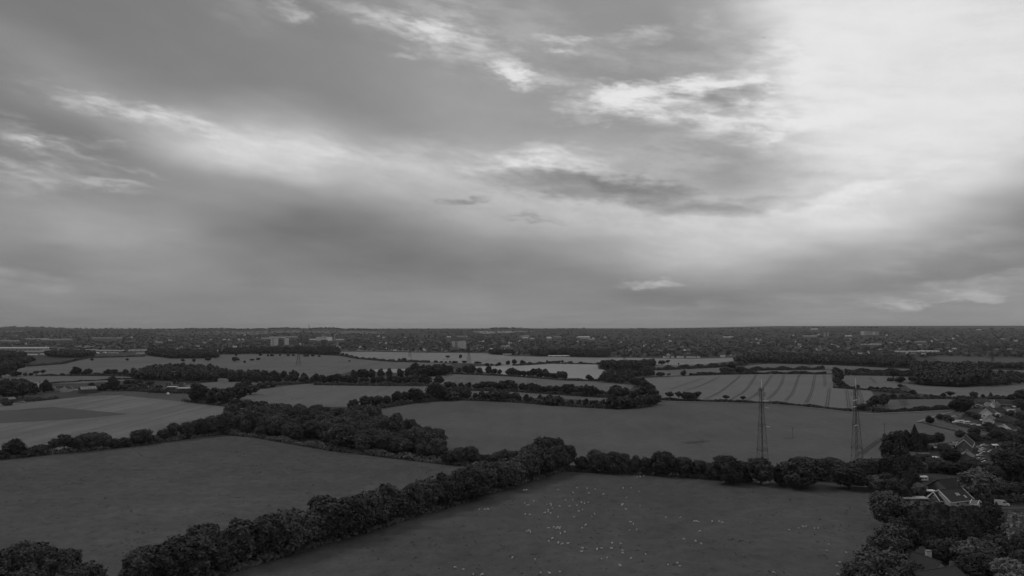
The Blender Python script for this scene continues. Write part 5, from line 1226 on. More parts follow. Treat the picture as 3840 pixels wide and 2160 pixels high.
# ================================================================ houses, sheds and vehicles near at hand
def house(A, B, zr, ze, hw, wall, roof, label, name='house', trim=None, chim=None, wins=(), skylights=(), hip=0.0, over=0.45, gw=None, door=None):
    """ridge ends A, B are photograph points at ridge height zr; ze eaves height, hw half width"""
    a = pix(A[0], A[1], zr); b = pix(B[0], B[1], zr); c = (a + b) / 2; L = (b - a).length
    root = empty(name, (c.x, c.y, 0), math.atan2(b.y - a.y, b.x - a.x)); l = L / 2; i = .35
    hp = min(hip, l * .95)
    w = MB()
    if hip: w.box((0, 0, ze / 2 - .2), (L - 2*i, 2*hw - 2*i, ze + .4))
    else: w.prism([(-hw + i, -.4), (hw - i, -.4), (hw - i, ze), (0, zr - .25), (-hw + i, ze)], -l + i, l - i)
    w.build('wall', M[wall], root)
    sl = (zr - ze) / hw; ro = MB(); th = .22
    for s in (-1, 1):
        y1, z1 = s * (hw + over), ze - over * sl
        P4 = [(-l - (over if hip else 0), y1, z1), (l + (over if hip else 0), y1, z1), (l - hp, 0, zr), (-l + hp, 0, zr)]
        ro.add(P4 + [(x, y, z + th) for x, y, z in P4], [(0, 1, 2, 3), (4, 5, 6, 7), (0, 1, 5, 4), (1, 2, 6, 5), (2, 3, 7, 6), (3, 0, 4, 7)])
    if hip:
        for s in (-1, 1):
            P3 = [(s*(l + over), -hw - over, ze - over*sl), (s*(l + over), hw + over, ze - over*sl), (s*(l - hp), 0, zr)]
            ro.add(P3 + [(x, y, z + th) for x, y, z in P3], [(0, 1, 2), (3, 4, 5), (0, 1, 4, 3), (1, 2, 5, 4), (2, 0, 3, 5)])
    rf = ro.build('roof', M[roof], root)
    MB().box((0, 0, zr + th + .03), (L - 2 * hp, .35, .14)).build('ridge_tiles', M['roof'], rf)
    if trim:
        for e in (-1, 1):
            for s in (-1, 1):
                y1, z1 = s * (hw + over), ze - over * sl; x = e * (l + .06)
                MB().add([(x - .1*e, y1, z1 - .05), (x + .1*e, y1, z1 - .05), (x + .1*e, 0, zr - .05), (x - .1*e, 0, zr - .05), (x - .1*e, y1, z1 + .42), (x + .1*e, y1, z1 + .42), (x + .1*e, 0, zr + .42), (x - .1*e, 0, zr + .42)],
                         [(0, 1, 2, 3), (4, 5, 6, 7), (0, 1, 5, 4), (1, 2, 6, 5), (2, 3, 7, 6), (3, 0, 4, 7)]).build('bargeboard', M[trim], root)
        for s in (-1, 1): MB().box((0, s*(hw + over + .08), ze - over*sl + .05), (L, .16, .2)).build('gutter', M[trim], root)
    for cx, cy, h in (chim or ()):
        ch = MB().box((cx, cy, zr + h / 2 - .8), (1.0, .8, h + 1.2)).build('chimney', M['brick'], root)
        for k in (-.25, .25): MB().tube((cx + k, cy, zr + h - .2), (cx + k, cy, zr + h + .3), .14, .12, 8).build('chimney_pot', M['roof'], ch)
    def win(x, y, z, sx, sz, side):
        if side in 'ns':
            fy = y; f = MB().box((x, fy, z), (sx, .14, sz)).build('window', M['white'], root)
            for k in (-.25, .25): MB().box((x + k * sx, fy + (.06 if side == 'n' else -.06), z), (sx * .42, .1, sz * .82)).build('pane', M['glass'], f)
        else:
            f = MB().box((x, y, z), (.14, sx, sz)).build('window', M['white'], root)
            for k in (-.25, .25): MB().box((x + (.06 if side == 'e' else -.06), y + k * sx, z), (.1, sx * .42, sz * .82)).build('pane', M['glass'], f)
    for side, t, z, sx, sz in wins:
        if side == 's': win(t * l, -hw + i - .05, z, sx, sz, side)
        elif side == 'n': win(t * l, hw - i + .05, z, sx, sz, side)
        elif side == 'w': win(-l + i - .05, t * hw, z, sx, sz, side)
        else: win(l - i + .05, t * hw, z, sx, sz, side)
    if door:
        side, t = door
        y = -hw + i - .06; MB().box((t * l, y, 1.05), (1.0, .12, 2.1)).build('door', M['white_soft'], root)
    for s, t, u, sx in skylights:                    # on slope s, t along, u up the slope
        y = s * hw * (1 - u); z = ze + (zr - ze) * u + th + .06; ang = math.atan2(zr - ze, hw)
        k = MB().box((0, 0, 0), (sx, 1.5, .12)).build('skylight', M['white_soft'], root); k.location = (t * l, y, z); k.rotation_euler = (-s * ang if s > 0 else ang, 0, 0)
    tag(root, label, 'house'); return root
W2 = lambda side, z: ((side, -.5, z, 1.3, 1.1), (side, .45, z, 1.3, 1.1))

house((3519,1839),(3607,1830), 6.6, 2.7, 5.6, 'render_wall', 'roof', 'large dormer bungalow with white bargeboards and two rooflights', 'bungalow', 'white', None,
      (('w', -.35, 1.4, 1.2, 1.1), ('w', .3, 1.4, 1.2, 1.1), ('w', 0, 4.0, 1.2, 1.1), ('s', -.3, 1.4, 1.6, 1.1), ('s', .5, 1.4, 1.6, 1.1)), ((-1, .05, .5, .7), (-1, .22, .5, .7), (-1, .55, .25, .9)), door=('s', .1))
house((3500,1846),(3533,1844), 5.6, 2.6, 3.2, 'brick', 'roof', 'front gable wing with white window beside the dormer bungalow', 'gable_wing', 'white', None, (('w', 0, 3.5, 1.0, 1.2), ('w', -.4, 1.3, 1.2, 1.0)))
house((3515,1800),(3606,1793), 6.6, 2.6, 6.2, 'brick', 'roof', 'dark-roofed bungalow half hidden behind the dormer bungalow', 'bungalow', None, ((.5, .4, 1.6),), W2('s', 1.4))
house((3645,1874),(3672,1878), 3.6, 2.4, 2.6, 'white_soft', 'roof_grey', 'small white-edged garage at the right end of the dormer bungalow', 'garage', 'white')
house((3403,2062),(3532,2110), 6.4, 2.8, 5.2, 'render_wall', 'roof', 'bottom house with a white chimney and pale gable', 'house', None, None, (('e', -.3, 1.4, 1.3, 1.1),))
house((3486,2094),(3530,2116), 5.4, 2.6, 3.0, 'white', 'white_soft', 'pale-roofed side gable of the bottom house', 'gable_wing', None)
house((3420,2147),(3584,2124), 5.6, 2.8, 5.5, 'brick', 'roof', 'dark roof at the very bottom edge below the white chimney', 'house', None, ((8.0, .8, 1.6),))
p = pix(3482, 2090, 5.0); o = MB().box((0, 0, 3.4), (1.5, 1.3, 7.2)).build('white_chimney', M['render_wall']); o.location = (p.x, p.y, 0); k = MB().box((0, 0, 7.15), (1.7, 1.5, .25)).build('cap', M['concrete'], o); tag(o, 'tall white chimney stack on the bottom house', 'chimney')
house((3614,1650),(3623,1632), 8.4, 4.4, 4.2, 'brick', 'roof', 'tall brick house with white bargeboards on its front gable', 'house', 'white', ((2, 0, 1.4),), (('w', -.35, 2.0, 1.2, 1.2), ('w', .35, 2.0, 1.2, 1.2), ('w', 0, 5.4, 1.2, 1.2)))
house((3620,1700),(3627,1688), 5.2, 2.7, 3.6, 'brick', 'roof_grey', 'low grey-roofed gabled annexe in front of the brick gable house', 'annexe', None, None, (('w', -.5, 1.3, 1.0, 1.2),))
house((3424,1663),(3545,1664), 3.6, 2.5, 3.4, 'wood', 'roof_grey', 'long low grey-roofed shed beyond the fir trees', 'shed', None, None, tuple(('s', -.8 + .32 * q, 1.3, 1.4, 1.0) for q in range(6)), hip=0)
house((3440,1697),(3485,1698), 5.2, 4.2, 3.2, 'concrete_dark', 'roof_grey', 'dark boxy workshop among the evergreens left of the brick gable', 'workshop', None)
house((3552,1662),(3600,1661), 3.4, 2.4, 2.6, 'wood', 'roof_grey', 'small grey lean-to shed left of the brick gable', 'shed', None)
house((3745,1678),(3782,1676), 6.6, 2.9, 6.5, 'brick', 'roof_grey', 'broad grey roof right of the parked cars', 'house', None, ((1, .3, 1.2),))
house((3650,1497),(3698,1493), 7.0, 4.2, 4.6, 'brick', 'roof', 'uppermost brick house with a white chimney breast', 'house', None, ((3, 0, 1.5),), W2('s', 2.0))
house((3700,1508),(3722,1510), 6.0, 3.0, 4.2, 'white', 'roof_grey', 'white-walled house just below the uppermost brick house', 'house', 'white', None, W2('s', 1.5))
house((3668,1517),(3690,1512), 4.2, 2.5, 4.2, 'brick', 'roof', 'low bungalow with a thin white gable edge, upper left of the estate', 'bungalow', 'white', None, W2('w', 1.3))
house((3730,1500),(3806,1504), 6.2, 2.9, 5.0, 'brick', 'roof', 'long upper bungalow with white gutter and front gable', 'bungalow', 'white', ((-4, 0, 1.2),), (('s', -.6, 1.4, 1.6, 1.1), ('s', -.1, 1.4, 1.6, 1.1), ('s', .5, 1.4, 1.6, 1.1)), door=('s', .2))
house((3738,1507),(3742,1500), 5.6, 2.8, 2.6, 'render_wall', 'roof', 'front gable of the long upper bungalow', 'gable_wing', 'white', None, (('w', 0, 1.6, 1.4, 1.2),))
house((3697,1534),(3712,1522), 7.6, 3.2, 5.2, 'white', 'roof', 'white gable-fronted house in the middle of the estate', 'house', 'white', None, (('w', -.3, 1.6, 1.4, 1.2), ('w', .3, 1.6, 1.4, 1.2)))
house((3722,1531),(3760,1529), 6.4, 3.0, 5.0, 'render_wall', 'roof', 'dark-roofed range joined to the white gable-fronted house', 'house', None, ((2, 0, 1.2),), W2('s', 1.5))
house((3702,1566),(3712,1556), 5.4, 2.8, 4.0, 'white', 'roof_grey', 'small white gable below the middle of the estate', 'house', 'white', None, (('w', 0, 1.5, 1.4, 1.2),))
house((3752,1561),(3778,1560), 8.4, 4.6, 6.4, 'brick', 'roof', 'hipped dark-roofed house right of the small white gable', 'house', None, ((1.5, 0, 1.2),), W2('s', 3.4), hip=2.0)
house((3765,1592),(3800,1590), 6.0, 2.8, 5.6, 'white', 'roof', 'house with bright white lower walls under the hipped roof', 'house', 'white', None, (('s', -.5, 1.3, 1.6, 1.2), ('s', .3, 1.3, 1.6, 1.2)))
house((3808,1586),(3850,1580), 6.6, 3.4, 5.0, 'white_soft', 'roof', 'half-timbered house at the right edge of the estate', 'house', 'white', None, (('s', -.6, 1.8, 1.0, 1.4), ('s', 0, 1.8, 1.0, 1.4), ('w', 0, 2.0, 1.2, 1.2)))
house((3826,1638),(3850,1630), 6.4, 3.4, 4.0, 'white_soft', 'roof', 'white-gabled house cut by the right edge of the picture', 'house', 'white', None, (('w', 0, 2.0, 1.2, 1.2),))
def flat_roof(x0, x1, yb, H, W, wall, roof, label, name='garage', rz=0.0, lift=.0):
    a = gpix(x0, yb); b = gpix(x1, yb); c = (a + b) / 2; L = (b - a).length
    root = empty(name, (c.x, c.y + W / 2, 0), math.atan2(b.y - a.y, b.x - a.x) + rz)
    MB().box((0, 0, H / 2 - .2), (L, W, H + .4)).build('wall', M[wall], root)
    MB().box((0, 0, H + .16), (L + .5, W + .5, .3)).build('roof', M[roof], root)
    for k in (-.25, .25): MB().box((k * L, -W / 2 - .05, H * .45), (min(2.4, L * .3), .1, H * .75)).build('door', M['wood'], root)
    tag(root, label, 'garage'); return root
flat_roof(3395, 3482, 1893, 2.6, 4.2, 'wood', 'white_soft', 'flat-roofed pale-edged garage left of the dormer bungalow')
flat_roof(3478, 3510, 1866, 2.8, 3.0, 'glass', 'white', 'white conservatory roof behind the front gable wing', 'conservatory')
flat_roof(3489, 3523, 1732, 2.4, 3.4, 'wood', 'white', 'bright white flat roof in front of the brick gable house')
flat_roof(3432, 3472, 1739, 2.2, 2.6, 'white_soft', 'white_soft', 'pale low store in front of the dark workshop', 'store')
flat_roof(3717, 3752, 1562, 2.6, 3.4, 'white', 'white', 'white flat extension below the white gable-fronted house', 'extension')
flat_roof(3783, 3808, 1548, 2.6, 3.4, 'white', 'white_soft', 'small white extension on the long upper bungalow', 'extension')

# the farm and huts on the left
house((143,1436),(156,1432), 9.0, 5.0, 4.8, 'white', 'roof_grey', 'farmhouse with a bright white gable among the left trees', 'farmhouse', 'white', ((-1, 0, 1.6),))
house((298,1450),(360,1447), 8.0, 4.6, 7.5, 'wood', 'roof_grey', 'long dark barn with two rows of rooflights', 'barn', None, None, (), tuple((-1, -.8 + .32 * q, u, 1.6) for q in range(6) for u in (.35, .72)))
house((205,1451),(240,1449), 5.0, 3.0, 4.5, 'render_wall', 'roof', 'pale bungalow between the farmhouse and the barn', 'bungalow', 'white', None, W2('s', 1.5))
house((240,1453),(262,1448), 6.0, 3.4, 4.4, 'white_soft', 'roof', 'white two-gabled cottage left of the barn yard', 'cottage', 'white', None, W2('w', 1.6))
flat_roof(173, 200, 1465, 3.0, 6, 'wood', 'white', 'low shed with a bright roof edge left of the pale bungalow', 'shed')
flat_roof(148, 161, 1465, 3.0, 6, 'wood', 'white', 'short bright-edged shed left of the low farm shed', 'shed')
flat_roof(14, 40, 1503, 3.0, 6, 'wood', 'white', 'bright-roofed shed at the left edge above the stubble field', 'shed')
flat_roof(126, 157, 1448, 4.0, 6, 'wood', 'white_soft', 'pale flat roof in front of the farmhouse gable', 'shed')
house((26,1490),(54,1488), 5.0, 3.0, 4.5, 'wood', 'roof_grey', 'grey-roofed barn behind the bright-roofed shed on the left', 'barn')
flat_roof(624, 657, 1462, 3.6, 8, 'concrete_dark', 'white', 'left half of the long white-roofed hut above the stubble', 'hut', .06)
flat_roof(659, 705, 1467, 3.6, 8, 'concrete_dark', 'white', 'right half of the long white-roofed hut above the stubble', 'hut', -.02)
flat_roof(622, 641, 1445, 4.0, 6, 'concrete', 'concrete_dark', 'small pale hut with a dark doorway before the domed wood', 'hut')
flat_roof(672, 688, 1446, 3.6, 6, 'concrete', 'concrete_dark', 'second small hut right of the dark doorway hut', 'hut')
house((823,1419),(852,1420), 5.0, 3.6, 4, 'render_wall', 'roof_grey', 'pale field stable at the edge of the domed wood', 'stable')

# ---------------------------------------------------------------- vehicles
def prof_mesh(prof, w, taper=.86):
    """side profile (x, z, inset flag) extruded across, roof narrower than the sills"""
    n = len(prof); V = []
    for s in (-1, 1):
        for x, z, t in prof: V.append((x, s * w / 2 * (taper if t else 1.0), z))
    F = [(i, (i + 1) % n, n + (i + 1) % n, n + i) for i in range(n)] + [tuple(range(n - 1, -1, -1)), tuple(range(n, 2 * n))]
    b = MB(); b.add(V, F); return b
CAR = [(-2.15, .35, 0), (-2.2, .75, 0), (-1.9, .95, 0), (-1.35, 1.02, 0), (-.75, 1.45, 1), (.75, 1.48, 1), (1.55, 1.02, 0), (2.1, .9, 0), (2.15, .35, 0)]
VAN = [(-2.6, .4, 0), (-2.65, .95, 0), (-2.3, 1.2, 0), (-1.9, 1.3, 0), (-1.15, 2.15, 1), (-.9, 2.25, 1), (2.6, 2.25, 1), (2.65, 1.0, 0), (2.65, .4, 0)]
def vehicle(px, py, rz, paint, label, kind='car', group='cars parked by the brick gable house', s=1.0):
    root = empty('parked_car' if kind == 'car' else 'white_van', gpix(px, py), rz); van = kind != 'car'
    bd = prof_mesh(VAN if van else CAR, 1.95 if van else 1.75).build('body', M[paint], root)
    g = MB()
    if van:
        g.add([(-1.85, -.80, 1.36), (-1.85, .80, 1.36), (-1.2, .76, 2.08), (-1.2, -.76, 2.08)], [(0, 1, 2, 3)])
        for q in (-1, 1): g.add([(-1.55, q*.95, 1.35), (-.35, q*.95, 1.35), (-.4, q*.89, 1.95), (-1.05, q*.88, 1.95)], [(0, 1, 2, 3)])
        g.v = [(x - .03 if abs(y) < .85 and x < -1 else x, y * 1.02, z + .02) for x, y, z in g.v]
    else:
        for q in (-1, 1): g.add([(-1.15, q*.885, 1.06), (1.35, q*.885, 1.06), (.75, q*.79, 1.40), (-.72, q*.79, 1.40)], [(0, 1, 2, 3)])
        g.add([(-1.35, -.78, 1.05), (-1.35, .78, 1.05), (-.80, .70, 1.44), (-.80, -.70, 1.44)], [(0, 1, 2, 3)]); g.add([(1.52, -.78, 1.06), (1.52, .78, 1.06), (.83, .70, 1.46), (.83, -.70, 1.46)], [(0, 1, 2, 3)])
        g.v = [(x + (.03 if x > 1.3 or .8 < x < .84 else (-.03 if x < -.79 else 0)) , y * 1.012, z + .02) for x, y, z in g.v]
    g.build('windows', M['glass'], bd)
    fx, rx = (-1.75, 1.75) if van else (-1.35, 1.35); r = .36 if van else .31
    for x in (fx, rx):
        for y in (-1, 1):
            wy = y * (.90 if van else .80); wh = MB().tube((x, wy - .11, r), (x, wy + .11, r), r, r, 14).build('wheel', M['tyre'], root)
            MB().tube((x, wy + y * .05, r), (x, wy + y * .13, r), r * .6, r * .55, 10).build('rim', M['steel_pale'], wh)
    for y in (-1, 1):
        MB().box((-2.18 if not van else -2.62, y * .62, .78 if not van else .95), (.12, .34, .16)).build('headlight', M['lamp'], bd)
        MB().box((2.14 if not van else 2.65, y * .70, .82 if not van else 1.2), (.08, .22, .14 if not van else .5)).build('tail_light', M['car_dark'], bd)
    root.scale = (s, s, s); tag(root, label, 'van' if van else 'car', group); return root
vehicle(3757, 1897, math.pi - .5, 'car_white', 'white van parked on the drive beside the pale hedge', 'van', 'vehicles parked by the houses', 1.1)
for i, (x, y, rz, m) in enumerate(((3690,1673,.1,'car_white'),(3676,1681,.15,'car_silver'),(3684,1688,.1,'car_white'),(3681,1696,.1,'car_white'),(3716,1697,.4,'car_white'),(3690,1702,.1,'car_silver'),(3676,1711,.1,'car_white'),(3671,1726,.2,'car_silver'),(3688,1729,.1,'car_dark'),(3693,1737,.05,'car_white'))):
    vehicle(x, y, rz, m, '%s %s car from the back of the parking yard right of the brick gable' % (ordinal(i + 1), {'car_white': 'white', 'car_silver': 'silver', 'car_dark': 'dark'}[m]))
for x, y, rz, m, l in ((3578,1564,.1,'car_white','white car parked at the back of the verge yard'),(3562,1563,.1,'car_silver','silver car left of the white one in the verge yard'),(3608,1558,.1,'car_silver','silver car farthest right in the verge yard'),(3604,1546,.1,'car_white','white car under the big round tree by the estate'),
                       (3652,1594,.05,'car_white','white car at the right end of the caravan row'),(3640,1599,.05,'car_silver','silver car below the right end of the caravan row'),(3544,1576,.2,'car_silver','silver car at the tip of the verge yard'),
                       (3700,1550,.1,'car_white','white car before the white gable-fronted house'),(179,1409,.0,'car_white','white car on the lane below the long meadow'),(287,1464,1.2,'car_white','white car in front of the rooflit barn'),(470,1409,.0,'car_silver','silver car on the lane beside the left belt'),(82,1510,.0,'car_silver','silver car above the corner of the stubble field')):
    vehicle(x, y, rz, m, l, 'car', 'vehicles parked by the houses', 1.0 if x > 600 else 1.3)
def caravan(px, py, L, rz, label):
    root = empty('caravan', gpix(px, py), rz); l = L / 2
    b = MB(); b.prism([(-1.1, .5), (1.1, .5), (1.1, 2.3), (.8, 2.6), (-.8, 2.6), (-1.1, 2.3)], -l, l); b.build('body', M['car_white'], root)
    for k in (-.55, 0, .55): MB().box((k * l, -1.12, 1.65), (l * .36, .06, .6)).build('window', M['glass'], root)
    for s in (-1, 1): MB().tube((0, s * 1.0 - .1, .33), (0, s * 1.0 + .1, .33), .33, .33, 12).build('wheel', M['tyre'], root)
    MB().tube((-l, 0, .5), (-l - 1.2, 0, .45), .07, .07, 5).build('tow_bar', M['steel'], root)
    tag(root, label, 'caravan', 'caravans by the houses'); return root
caravan(3598, 1587, 7.0, .02, 'largest white caravan at the left of the caravan row')
caravan(3625, 1591, 5.0, .05, 'second white caravan in the caravan row')
caravan(3584, 1592, 4.5, -.05, 'low white caravan at the left tip of the caravan row')
caravan(3456, 1804, 6.0, .05, 'bright white caravan between the evergreens above the pale round tree')
caravan(3458, 1683, 5.0, .05, 'pale caravan in front of the long low shed')
# board fence at the corner of the sheep pasture
def fence(px, label):
    pts = [gpix(*q) for q in px]; root = empty('board_fence', pts[0]); o0 = pts[0]
    for a, b in zip(pts[:-1], pts[1:]):
        L = (b - a).length; n = max(1, int(L / 2.4)); rz = math.atan2(b.y - a.y, b.x - a.x)
        for k in range(n):
            c = a.lerp(b, (k + .5) / n) - o0; MB().box((c.x, c.y, .95), (L / n - .12, .08, 1.7), rz).build('panel', M['wood'], root)
            q = a.lerp(b, k / n) - o0; MB().box((q.x, q.y, 1.0), (.14, .14, 2.0), rz).build('post', M['bark'], root)
    tag(root, label, 'fence'); return root
fence([(3190,1838),(3230,1840),(3275,1844)], 'weathered board fence at the top right corner of the sheep pasture')
tb = empty('water_tank', gpix(630, 1484)); MB().tube((0, 0, 0), (0, 0, .8), .5, .5, 8).build('stand', M['concrete'], tb)
sp = bmesh.new(); bmesh.ops.create_icosphere(sp, subdivisions=2, radius=1.7); mm = bpy.data.meshes.new('tank'); sp.to_mesh(mm); sp.free(); oo = link('tank', mm, M['white'], tb, (0, 0, 2.2)); tag(tb, 'round white tank standing in the dark paddock', 'tank')
rt = empty('round_hut', gpix(54, 1366)); MB().tube((0, 0, 0), (0, 0, 4), 6, 6, 14).build('wall', M['white_soft'], rt); MB().tube((0, 0, 4), (0, 0, 8), 6.4, .3, 14).build('roof', M['white_soft'], rt); tag(rt, 'round pale hut by the dark trees at the left edge', 'hut')

# small sheds and greenhouses in the gardens
def garden_shed(px, py, w, d, rz, roof, label, h=2.0):
    root = empty('garden_shed', gpix(px, py), rz)
    MB().prism([(-d/2, -.2), (d/2, -.2), (d/2, h), (0, h + .55), (-d/2, h)], -w/2, w/2).build('wall', M['wood'], root)
    r = MB()
    for s in (-1, 1): r.add([(-w/2 - .15, s*(d/2 + .2), h - .05), (w/2 + .15, s*(d/2 + .2), h - .05), (w/2 + .15, 0, h + .68), (-w/2 - .15, 0, h + .68)], [(0, 1, 2, 3)])
    r.build('roof', M[roof], root); MB().box((0, -d/2 - .04, .95), (.9, .08, 1.8)).build('door', M['white_soft'], root)
    tag(root, label, 'shed', 'garden sheds round the houses'); return root
for x, y, w, d, rz, rf, l in ((3662,1532,4,3,.2,'white_soft','pale garden shed above the white gable-fronted house'),(3752,1548,4,3,.1,'white','white-roofed garden shed right of the white gable-fronted house'),(3800,1532,4,3,.3,'white_soft','pale garden shed below the long upper bungalow'),
  (3682,1584,4,3,.1,'white','bright garden shed left of the hipped house'),(3736,1606,5,3,.0,'roof_grey','grey garden shed below the hipped house'),(3668,1604,4,2.6,.2,'white_soft','pale garden shed right of the caravan row'),(3812,1566,4,3,.1,'white_soft','pale shed right of the hipped house'),
  (3560,1690,4,3,.1,'roof_grey','grey shed left of the brick gable house'),(3580,1672,4,3,.1,'white_soft','pale shed touching the brick gable house'),(3514,1690,5,3,.0,'white_soft','pale shed before the long low shed'),(3728,1680,4,3,.1,'white','white shed behind the parked cars'),
  (3735,1700,4,3,.3,'white_soft','pale shed right of the parked cars'),(3418,1915,4,3,.2,'white_soft','pale shed below the flat-roofed garage'),(3838,1655,4,3,.1,'white','white shed at the right edge of the estate'),(3776,1612,5,3,.1,'white','white shed under the house with white lower walls')):
    garden_shed(x, y, w, d, rz, rf, l)
fence([(3574,1590),(3600,1594),(3640,1601),(3665,1606)], 'long garden fence along the front of the caravan row')
fence([(3660,1668),(3700,1664),(3745,1661)], 'garden fence behind the parked cars')

# rough tussocks that grazing leaves behind
def tussocks(n):
    polys = [([(60,1760),(420,1700),(820,1645),(1240,1700),(1640,1760),(1240,1930),(700,2080),(200,2200),(-300,2200),(-300,1800)], .45),
             ([(1500,1990),(2150,1790),(2700,1815),(3300,1850),(3240,2100),(3150,2300),(900,2300),(1000,2150)], .35), ([(1720,1510),(2250,1545),(2480,1520),(3200,1560),(3300,1700),(2900,1780),(1900,1740),(1700,1680)], .06), ([(960,1470),(1300,1470),(1300,1520),(1000,1525)], .08)]
    C = []
    for px, fr in polys:
        w = [gpix(*q) for q in px]; poly = [(p.x, p.y) for p in w]; k = int(n * fr)
        xs = [p[0] for p in poly]; ys = [p[1] for p in poly]; m = 0
        while m < k:
            cx, cy = RNG.uniform(min(xs), max(xs)), RNG.uniform(min(ys), max(ys))
            for _ in range(int(RNG.integers(1, 9))):
                x, y = cx + RNG.normal(0, 5), cy + RNG.normal(0, 5)
                if inside(poly, x, y): C.append((x, y)); m += 1
    C = np.array(C); rep = 4; P0 = np.repeat(C, rep, 0); sz = np.repeat(RNG.uniform(.08, .2, len(C)), rep)
    P3 = np.stack([P0[:, 0] + RNG.normal(0, .35, len(P0)), P0[:, 1] + RNG.normal(0, .35, len(P0)), .12 + sz * .25], 1)
    Nn = unit(len(P3), RNG) * np.array([1, 1, .6]) + np.array([0, 0, .8]); Nn /= np.linalg.norm(Nn, axis=1, keepdims=True)
    V, F = leaf_quads(P3, Nn, sz, RNG)
    tag(link('grass_tussocks', fast_mesh('grass_tussocks', V, F), M['tussock']), 'dark rough grass tussocks dotted over the pastures', 'grass', None, 'stuff')
tussocks(2200)

# ================================================================ sheep
def sheep_mesh(kind):
    me = bpy.data.meshes.new('sheep_skeleton')
    if kind == 'graze':
        V = [(0, 0, .62), (-.42, 0, .64), (.42, 0, .66), (.62, 0, .58), (.78, 0, .30), (.86, 0, .14), (-.55, 0, .52)]
        Rd = [.30, .28, .27, .15, .12, .08, .06]; E = [(0, 1), (0, 2), (2, 3), (3, 4), (4, 5), (1, 6)]
    elif kind == 'stand':
        V = [(0, 0, .62), (-.42, 0, .64), (.42, 0, .68), (.62, 0, .90), (.74, 0, .96), (.94, 0, .88), (-.55, 0, .52)]
        Rd = [.30, .28, .27, .15, .13, .08, .06]; E = [(0, 1), (0, 2), (2, 3), (3, 4), (4, 5), (1, 6)]
    else:
        V = [(0, 0, .32), (-.42, 0, .30), (.40, 0, .34), (.58, 0, .55), (.70, 0, .62), (.90, 0, .54), (-.56, 0, .24)]
        Rd = [.32, .29, .28, .15, .13, .08, .06]; E = [(0, 1), (0, 2), (2, 3), (3, 4), (4, 5), (1, 6)]
    legs = ((1, -.40), (2, .36)) if kind != 'lie' else ()
    for root, x in legs:
        for y in (-.16, .16):
            n = len(V); V += [(x, y, .38), (x + .02, y, .2), (x, y, .02)]; Rd += [.10, .055, .05]; E += [(root, n), (n, n + 1), (n + 1, n + 2)]
    me.from_pydata(V, E, []); ob = bpy.data.objects.new('tmp', me); COL.objects.link(ob)
    md = ob.modifiers.new('s', 'SKIN'); ob.modifiers.new('u', 'SUBSURF').levels = 1
    for v, r in zip(me.skin_vertices[0].data, Rd): v.radius = (r, r)
    me.skin_vertices[0].data[0].use_root = True
    dg = bpy.context.evaluated_depsgraph_get(); out = bpy.data.meshes.new_from_object(ob.evaluated_get(dg)); out.name = 'sheep_' + kind
    bpy.data.objects.remove(ob); out.materials.clear(); out.materials.append(M['wool'])
    for p_ in out.polygons: p_.use_smooth = True
    return out
SM = {k: sheep_mesh(k) for k in ('graze', 'stand', 'lie')}
S7 = [(118,590),(147,585),(460,585),(655,562),(755,572),(838,582),(618,613),(773,621),(921,627),(1118,568),(1199,563),(1279,599),(1261,455),(1290,455),(1330,445),(1840,458),
(1150,665),(1114,730),(1102,743),(1148,778),(1290,752),(220,698),(128,720),(152,741),(170,735),(350,732),(386,727),(394,740),(408,771),(482,753),(538,685),(612,684),(580,751),(656,744),(699,712),(728,720),(771,708),(710,785),(673,800),
(366,790),(364,806),(388,820),(332,816),(133,830),(178,834),(463,857),(627,861),(803,853),(832,830),(1192,910),(1221,930),(1183,996),(1257,986),(1552,863),(1697,865),(1838,902),(1860,903),(1880,905),(2014,903),(2086,904),(2117,915),(2400,917),
(1888,1004),(1728,1081),(1847,1103),(1901,1127),(370,965),(420,960),(443,975),(458,962),(468,972),(480,975),(486,960),(740,942),(705,972),(150,1003),(173,998),(187,1018),(488,1026),(531,1010),(408,1075),(373,1100),(466,1120),(507,1132),(560,1128),
(711,1172),(698,1205),(855,1187),(903,1178),(998,1178),(1006,1120),(1100,1122),(1109,1196),(1110,1222),(1346,1232),(1195,1272),(901,1280),(957,1270),(1090,1350),(1571,1336),(1664,1329),(1687,1348),(5,1270),(232,1286),(289,1425),(379,1426),(482,1407)]
S6 = [(2245,783),(2303,783),(2337,781),(2000,1368),(2086,1391),(2187,1437),(2277,1440)]
S8 = [(211,991),(310,968),(355,958),(385,955),(468,972),(508,974),(613,1137),(592,1200),(786,1218),(720,1315),(693,1357),(804,1355),(54,1418),(700,1436)]
K = 960 / 2576
SHEEP = [(1920 + x * K, 1620 + y * K) for x, y in S7] + [(960 + x * K, 1620 + y * K) for x, y in S6] + [(2880 + x * K, 1620 + y * K) for x, y in S8]
def flock(x, y):
    if y < 1800: return 'small flock under the far trees'
    if x < 1850: return 'stragglers by the left hedgerow' if y < 2000 else 'bottom left stragglers'
    if x > 2880: return 'upper right flock' if y < 2010 else 'lower right flock'
    if x > 2440: return 'middle right flock' if y < 2060 else 'bottom middle trio'
    if x > 2310 and y < 1920: return 'upper centre flock'
    if x > 2310: return 'centre pairs' if y < 2030 else 'lower centre flock'
    if y < 1862: return 'back rank of the main flock'
    if y < 1906: return 'second rank of the main flock'
    if y < 1945: return 'third rank of the main flock'
    if y < 2010: return 'huddled rank of the main flock'
    if y < 2060: return 'fifth rank of the main flock'
    return 'front rank of the main flock'
FL = {}
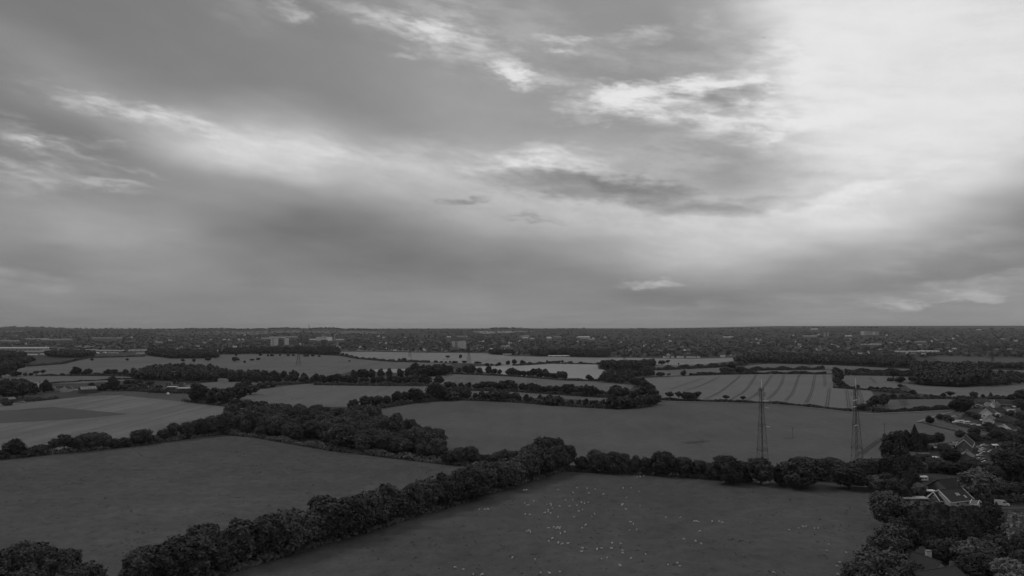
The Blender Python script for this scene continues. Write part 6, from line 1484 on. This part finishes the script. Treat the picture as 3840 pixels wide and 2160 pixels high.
for x, y in SHEEP:
    kind = ('graze', 'graze', 'graze', 'stand', 'lie')[int(RNG.integers(5))]
    o = link('sheep', SM[kind]); o.location = gpix(x, y + 2); o.rotation_euler = (0, 0, RNG.uniform(0, 6.283)); s = RNG.uniform(0.70, 0.88); o.scale = (s, s, s)
    FL.setdefault(flock(x, y), []).append((x, y, kind, o))
for k_, l_ in FL.items():
    for i, (x, y, kind, o) in enumerate(sorted(l_, key=lambda t: t[0])):
        tag(o, '%s sheep from the left in the %s, %s' % (ordinal(i + 1), k_, {'graze': 'grazing', 'stand': 'standing', 'lie': 'lying down'}[kind]), 'sheep', 'sheep in the pasture')
# a bird high on the right
d = ray(2864, 142); bp = Vector((0, 0, ALT)) + d * 150.0
b = empty('bird', bp, .3); b.scale = (.6, .6, .6); bo = MB(); bo.tube((-.28, 0, 0), (0, 0, 0), .02, .07, 8).tube((0, 0, 0), (.3, 0, .02), .07, .03, 8); bo.build('body', M['car_dark'], b, True)
for s in (-1, 1): MB().add([(.10, 0, .03), (-.14, 0, .03), (-.10, s * .32, .12), (-.16, s * .55, .05), (.0, s * .34, .14), (.10, 0, .055), (-.14, 0, .055), (-.10, s * .32, .14)], [(0, 1, 2, 4), (2, 3, 4), (5, 6, 7, 4)]).build('wing', M['car_dark'], b)
tag(b, 'small dark bird flying against the bright cloud', 'bird')

# ================================================================ haze
hz = MB().box((0, 8700, 70), (60000, 21000, 150)).build('haze', None)
hz.location = (0, 0, 0)
hm = bpy.data.materials.new('haze'); hm.use_nodes = True; hm.node_tree.nodes.clear()
vo = hm.node_tree.nodes.new('ShaderNodeVolumePrincipled'); vo.inputs['Color'].default_value = (.9, .9, .9, 1); vo.inputs['Density'].default_value = 0.000027; vo.inputs['Anisotropy'].default_value = 0.1
ho = hm.node_tree.nodes.new('ShaderNodeOutputMaterial'); hm.node_tree.links.new(vo.outputs[0], ho.inputs['Volume'])
hz.data.materials.append(hm); hz['kind'] = 'stuff'; hz['label'] = 'thin pale haze over the valley'
